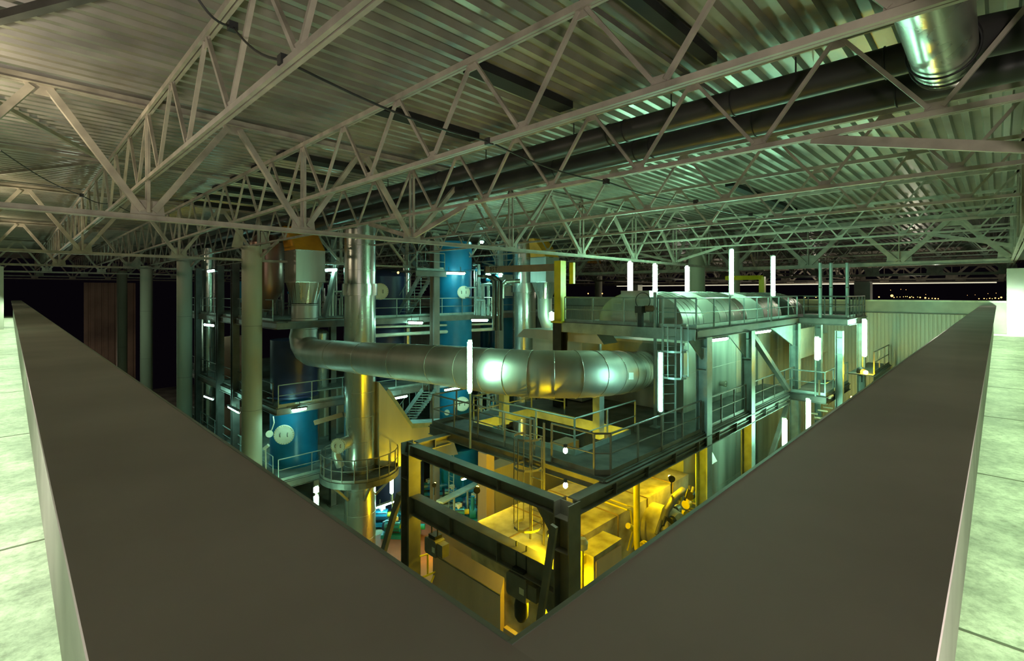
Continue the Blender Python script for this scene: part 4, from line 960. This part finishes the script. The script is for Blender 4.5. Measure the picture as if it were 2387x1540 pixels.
for k, (x0, x1, y0, y1, z, lb) in enumerate(((735, 800, 0, 0, L3, 'white pipework jumble between the hopper and the fat stack'), (1105, 1165, 0, 0, L3, 'grey pipework jumble around the brown columns right of the blue tank'), (620, 690, 0, 0, L3, 'dim pipework jumble behind the top of the navy tank'), (1110, 1180, 0, 0, L1, 'grey pipework jumble under the big duct, right of the blue tank'))):
    t = thing('pipework', lb, 'pipework', at((x0+x1)/2, 700, D=31), 'pipework tangles'); m_ = (M_WHITE, M_GALV, M_BEAM, M_GALV)[k]
    for i in range(22):
        q = at(R5.uniform(x0, x1), 700, D=R5.uniform(29.5, 33)); h = R5.uniform(.4, 3.2); d_ = R5.choice([Vector((R5.uniform(.5, 1.6), 0, 0)), Vector((0, R5.uniform(.5, 1.6), 0)), Vector((0, 0, R5.uniform(.6, 1.6)))])
        a = Vector((q.x, q.y, z+h)); r_ = R5.uniform(.03, .09)
        obj('pipe', MB().path([Vector((q.x, q.y, z)), a, a+d_], r_, 8), m_ if i % 3 else M_SILVER, t)
        if i % 5 == 0: obj('valve', MB().lathe(a-Vector((0, 0, .3)), [(.05, 0), (.16, .05), (.16, .18), (.05, .22)], 12), M_BLUE, t)
# pumps
PM = [((1120, 1192), 2.4, 'blue pump set with a white-topped motor, farthest right through the portal frame', 1.15), ((1083, 1215), 2.5, 'blue pump set left of the white-topped one', 1.1), ((905, 1222), 2.4, 'blue pump set seen between the fat stack and the portal column', 1.1),
      ((935, 1250), 2.3, 'blue pump set closest to the left portal column', 1.1), ((1010, 1150), 2.5, 'blue pump set deep behind the crane beam', 1.0), ((1065, 1165), 2.5, 'blue pump set in the back row beneath the low tube lamp', 1.0)]
M_RED = mat('red_floor_paint', (.20, .07, .055), .6, 0, .2, 1)
t = thing('floor_plinth', 'dark red painted plinth under the pump sets', 'plinth', (12, 18, G0), 'plinths')
obj('slab', MB().box((11.6, 15.6, G0), (24, 23.5, G0+.12)), M_RED, t)
for (px, py), ang, lb, sc in PM: q = at(px, py, Z=G0+.12); pump(q, ang, lb, sc)
ladder(*at(1052, 1190, Z=G0)[:2], G0, -8.6, 'thin ladder standing among the pump sets', cage=False, m=M_GALV)
q = at(1062, 1145, Z=-11.4); t = thing('pipe_bench', 'grey pipe bench above the pump sets', 'rack', (q.x, q.y, G0), 'racks')
a = at(1025, 1170, Z=-11.2); b = at(1120, 1122, Z=-11.2); obj('top', MB().bar(a, b, .5, .08), M_GALV, t)
for u in (0, .33, .66, 1): c = a.lerp(b, u); obj('leg', MB().bar((c.x, c.y, G0), (c.x, c.y, -11.2), .08, .08), M_GALV, t)
for k in range(10):
    q = at(640+ (k % 5)*0+760+ (k*13) % 45, 1190+(k*29) % 60, Z=G0+.2)
    t = thing('small_valve', 'small brass-lit valve on a standpipe left of the fat stack', 'valve', (q.x, q.y, G0), 'small valves at the foot of the fat stack')
    obj('standpipe', MB().tube((q.x, q.y, G0), (q.x, q.y, G0+.8), .05, 10), M_BEAM, t); obj('hand_wheel', MB().torus((q.x, q.y, G0+.85), .13, .02, 16, 6), M_WHITE, t)
q = at(990, 1390, D=16); 
t = thing('yellow_frame', 'thin yellow pipe frame behind the left portal column', 'rack', at(1000, 1330, D=16), 'racks')
for a, b in (((978, 1296), (1000, 1290)), ((978, 1348), (1015, 1332)), ((1000, 1370), (1012, 1340)), ((997, 1290), (997, 1340))): obj('pipe', MB().tube(at(*a, D=15.5), at(*b, D=15.7), .03, 8), M_YEL, t)

# ================================================================== LAMPS
g1 = 'fluorescent tube lamps'
lampv(1095, 797, 911, 14.6, 'long upright tube lamp blazing in front of the big duct', pole=MID, r=.07, house=M_WHITE)
lampv(1540, 822, 957, 14.4, 'long upright tube lamp on the pole at the duct mouth', r=.055, house=M_DARK, m=M_TUBE2)
lampv(1469, 612, 684, 20.5, 'leftmost upright tube lamp over the boiler tops', pole=UP, r=.10, house=M_WHITE)
lampv(1527, 617, 680, 22, 'second upright tube lamp over the boiler tops', pole=UP, r=.10, house=M_WHITE)
lampv(1602, 622, 677, 24, 'third upright tube lamp over the boiler tops', pole=UP, r=.10, house=M_WHITE)
lampv(1706, 582, 685, 17.5, 'tallest upright tube lamp over the boiler tops, on a dark backing bar', pole=UP, r=.06)
lampv(1803, 598, 689, 20, 'rightmost upright tube lamp over the boiler tops', pole=UP, r=.065)
lampv(2016, 746, 828, 24, 'upright tube lamp in front of the far ribbed wall', pole=-3.9, r=.08, house=M_WHITE)
lampv(1906, 788, 836, 22, 'short thick upright tube lamp below the white screens', pole=MID, r=.12, house=M_WHITE)
lampv(1885, 932, 1001, 21.5, 'upright tube lamp under the small teal platform', pole=G0, r=.08, house=M_WHITE)
lampv(1830, 978, 1039, 19.5, 'upright tube lamp beside the lower diagonal brace', pole=G0, r=.07, house=M_WHITE)
lampv(1286, 728, 745, 30, 'short bright lamp beside the second silver elbow', pole=L2, r=.14, house=M_WHITE)
lampv(913, 1092, 1148, 26, 'upright tube lamp in front of the wide navy tank', pole=G0, r=.09, house=M_WHITE)
lampv(737, 1136, 1146, 22, 'small upper lamp of the stack of three beside the fat stack', pole=G0, r=.11, house=M_WHITE)
lampv(737, 1157, 1182, 22, 'middle lamp of the stack of three beside the fat stack', r=.10, house=M_WHITE)
lampv(737, 1189, 1196, 22, 'lowest lamp of the stack of three beside the fat stack', r=.10, house=M_WHITE)
def H(a, b, d, lb, r=.07, m=None, d2=None): return lamph(a, b, d, lb, d2, r=r, m=m or (M_TUBE2 if a[0] < 1300 else M_TUBE), house=M_DARK)
H((640, 962), (713, 952), 24.0, 'tube lamp above the blue tank base', .06)
H((893, 933), (948, 923), 27.0, 'tube lamp over the lower stairs', .06)
H((1037, 909), (1082, 901), 29.9, 'tube lamp just under the big duct, over the tall blue tank', .06)
H((1037, 636), (1083, 637), 30.2, 'tube lamp lighting the top of the tall blue tank', .08)
H((759, 629), (784, 628), 27, 'tube lamp between the hopper and the fat stack', .09)
H((953, 751), (984, 752), 28.5, 'tube lamp under the top storey left of the brown column', .09)
H((1100, 746), (1136, 746), 28.5, 'tube lamp under the top storey right of the blue tank', .08)
H((485, 632), (499, 630), 30.5, 'tube lamp high on the slim silver stack', .08)
H((477, 756), (498, 758), 30.5, 'tube lamp halfway up the slim silver stack', .08)
H((477, 923), (496, 930), 29, 'tube lamp low on the slim silver stack', .055, d2=27.5)
H((533, 948), (557, 961), 27.5, 'tube lamp right of the low one on the slim silver stack', .055, d2=26)
H((877, 1183), (920, 1168), 27, 'slanting tube lamp over the pump sets', .055)
H((1077, 1117), (1099, 1109), 27, 'short tube lamp in the portal frame over the pumps', .06)
H((1661, 793), (1694, 789), 18.5, 'tube lamp under the upper platform beside the first galvanised column', .05)
H((1757, 776), (1794, 771), 22, 'tube lamp under the upper platform beside the second galvanised column', .05)
H((1936, 749), (1950, 747), 25, 'small tube lamp under the right end of the upper platform', .07)
H((1967, 748), (1986, 745), 25, 'small tube lamp at the far right under the upper platform', .05)
H((1133, 641), (1142, 641), 31, 'small round bright lamp under the jib arm tip', .12)
H((1163, 641), (1170, 640), 31, 'small round bright lamp right of the one under the jib arm tip', .12)
H((1120, 564), (1126, 564), 33, 'tiny lamp up between the trusses', .10)
H((1134, 549), (1138, 549), 36, 'tiniest lamp right under the roof', .10)
# sodium lamps
def sodium(c, label, power, r=.05, hide=True, head=M_BLACK):
    c = Vector(c); t = thing('sodium_lamp', label, 'lamp', c, 'yellow sodium lamps')
    obj('bulb', MB().lathe(c-Vector((0, 0, r)), [(.01, 0), (r*.8, r*.5), (r, r), (r*.8, r*1.7), (.01, r*2)], 14), M_SOD, t, label='glowing yellow bulb')
    b = Vector((CY_, SY_, 0))*(-1 if hide else 1); obj('hood', MB().tube(c+b*(r*1.6), c+b*(r*1.6+.16), r*1.5, 16, r*2.2), head, t)
    obj('bracket', MB().bar(c+b*(r*1.6+.1), c+b*(r*1.6+.1)+Vector((0, 0, -.5)), .04, .04), head, t)
    light('POINT', c-b*(r*1.3), power, SODIUM, None, r)
    return t
sodium(at(2018, 868, D=23.6), 'star-bright yellow lamp at the right end of the plant', 230, .10, False)
sodium(at(1283, 1252, D=12.6), 'small flame-like yellow lamp beside the near portal column', 430, .04, False)
sodium(at(1420, 1098, Z=-5.3), 'yellow lamp hidden under the platform over the furnace', 130, .05)
sodium((10.6, 12.0, -6.3), 'yellow lamp behind the lower crane beam lighting the furnace head', 260, .05)
sodium((10.6, 7.9, -8.6), 'yellow lamp low beside the near portal column', 480, .05)
sodium((13.4, 11.6, -5.9), 'yellow lamp under the square opening of the platform', 28, .05)
sodium((15.6, 7.9, -6.2), 'yellow lamp lighting the first galvanised column from below', 200, .05)
sodium((15.0, 20.2, -9.6), 'yellow lamp lighting the underside of the wedge duct', 140, .05)
sodium(at(1985, 925, D=26), 'yellow lamp behind the last slim column', 60, .05)
sodium((14.6, 19.2, -11.6), 'yellow lamp low behind the portal frame lighting the foot of the fat stack', 260, .05)
t = thing('signal_lamp', 'tiny orange indicator lamp near the upper stairs', 'lamp', at(928, 638, D=29)); obj('bulb', MB().lathe(at(928, 638, D=29), [(.02, 0), (.06, .04), (.06, .1), (.02, .14)], 12), M_TOWN, t)
# warm floodlights fixed on the left pier and the two unseen piers added before it, throwing light on the roof
for i, y in enumerate((12.5, 25.5)):
    struct('pillar_unseen_' + ('near', 'middle')[i], MB().box((-2.2, y-.6, ZF), (-.75, y+.6, 1.4)), M_PIER, 'unseen white concrete pier added outside the left parapet')  # piers added out of view to throw shadows on the roof
for i, y in enumerate((12.5, 25.5, 38.5)):
    for s_ in (-1, 1):
        c = Vector((-1.0, y+s_*.9, 2.85)); t = thing('floodlight', 'warm floodlight on the %s side of the roof truss end at the %s left pier' % ('near' if s_ < 0 else 'far', ('nearest', 'middle', 'farthest')[i]), 'lamp', c, 'pier floodlights')
        obj('head', MB().box(c-Vector((.16, .12, .14)), c+Vector((.16, .12, -.04))), M_DARK, t)
        obj('arm', MB().bar(c-Vector((0, 0, .1)), c-Vector((0, s_*.85, .1)), .05, .05), M_DARK, t)
        light('SPOT', c+Vector((0, 0, .05)), 190, (1.0, .86, .58), c+Vector((2.6, s_*.9, 1.2)), .05, 130, .6)
# town lights on the dark shore
TW = [(2030, 683, 5), (2031, 694, 7), (2049, 692, 4), (2079, 689, 8), (2084, 693, 3), (2091, 692, 2), (2098, 692, 2), (2106, 691.5, 2), (2111, 691, 2), (2115, 691, 2), (2121, 693, 4), (2125, 691, 2), (2129, 693, 3), (2139, 692, 2), (2145, 693, 4), (2157, 694, 5), (2165, 695, 3), (2173, 695, 3), (2180, 695.5, 4), (2187, 696, 3), (2282, 696, 3), (2294, 695.5, 3), (2300, 696.5, 2), (2307, 695, 3), (2313, 696, 2), (2320, 694.5, 4), (2328, 695.5, 3), (2334, 693, 5), (1877, 693, 3), (1902, 692, 4), (1901, 690, 2), (2076, 676, 1.5), (2100, 674, 1.5), (2112, 675, 1.5), (2158, 686, 1.5), (2303, 684, 1.5), (2322, 683, 1.5), (2255, 688, 1.2), (2273, 687, 1.2), (1371, 684, 4), (1404, 684, 4)]
base = None
for i, (px, py, s_) in enumerate(TW):
    d = 700; c = at(px, py, D=d)
    if px < 1500: c = at(px, py, D=60); d = 60
    r = s_*.36*d/F_PX
    lb = {3: 'largest glowing town light on the dark shore', 1: 'bright town light at the left end of the shore', 0: 'ring-like town light above the bright left one'}.get(i, 'small orange town light on the dark shore')
    if px < 1500: lb = 'small orange lamp on the far parapet, %s of the round column' % ('left' if px < 1390 else 'right')
    t = obj('town_light', MB().lathe(c-Vector((0, 0, r)), [(r*.1, 0), (r*.8, r*.4), (r, r), (r*.8, r*1.6), (r*.1, r*2)], 10), M_TOWN); tag(t, lb, 'light', 'orange town lights on the shore')
for o in list(bpy.data.objects):
    if '_w' in o: del o['_w']
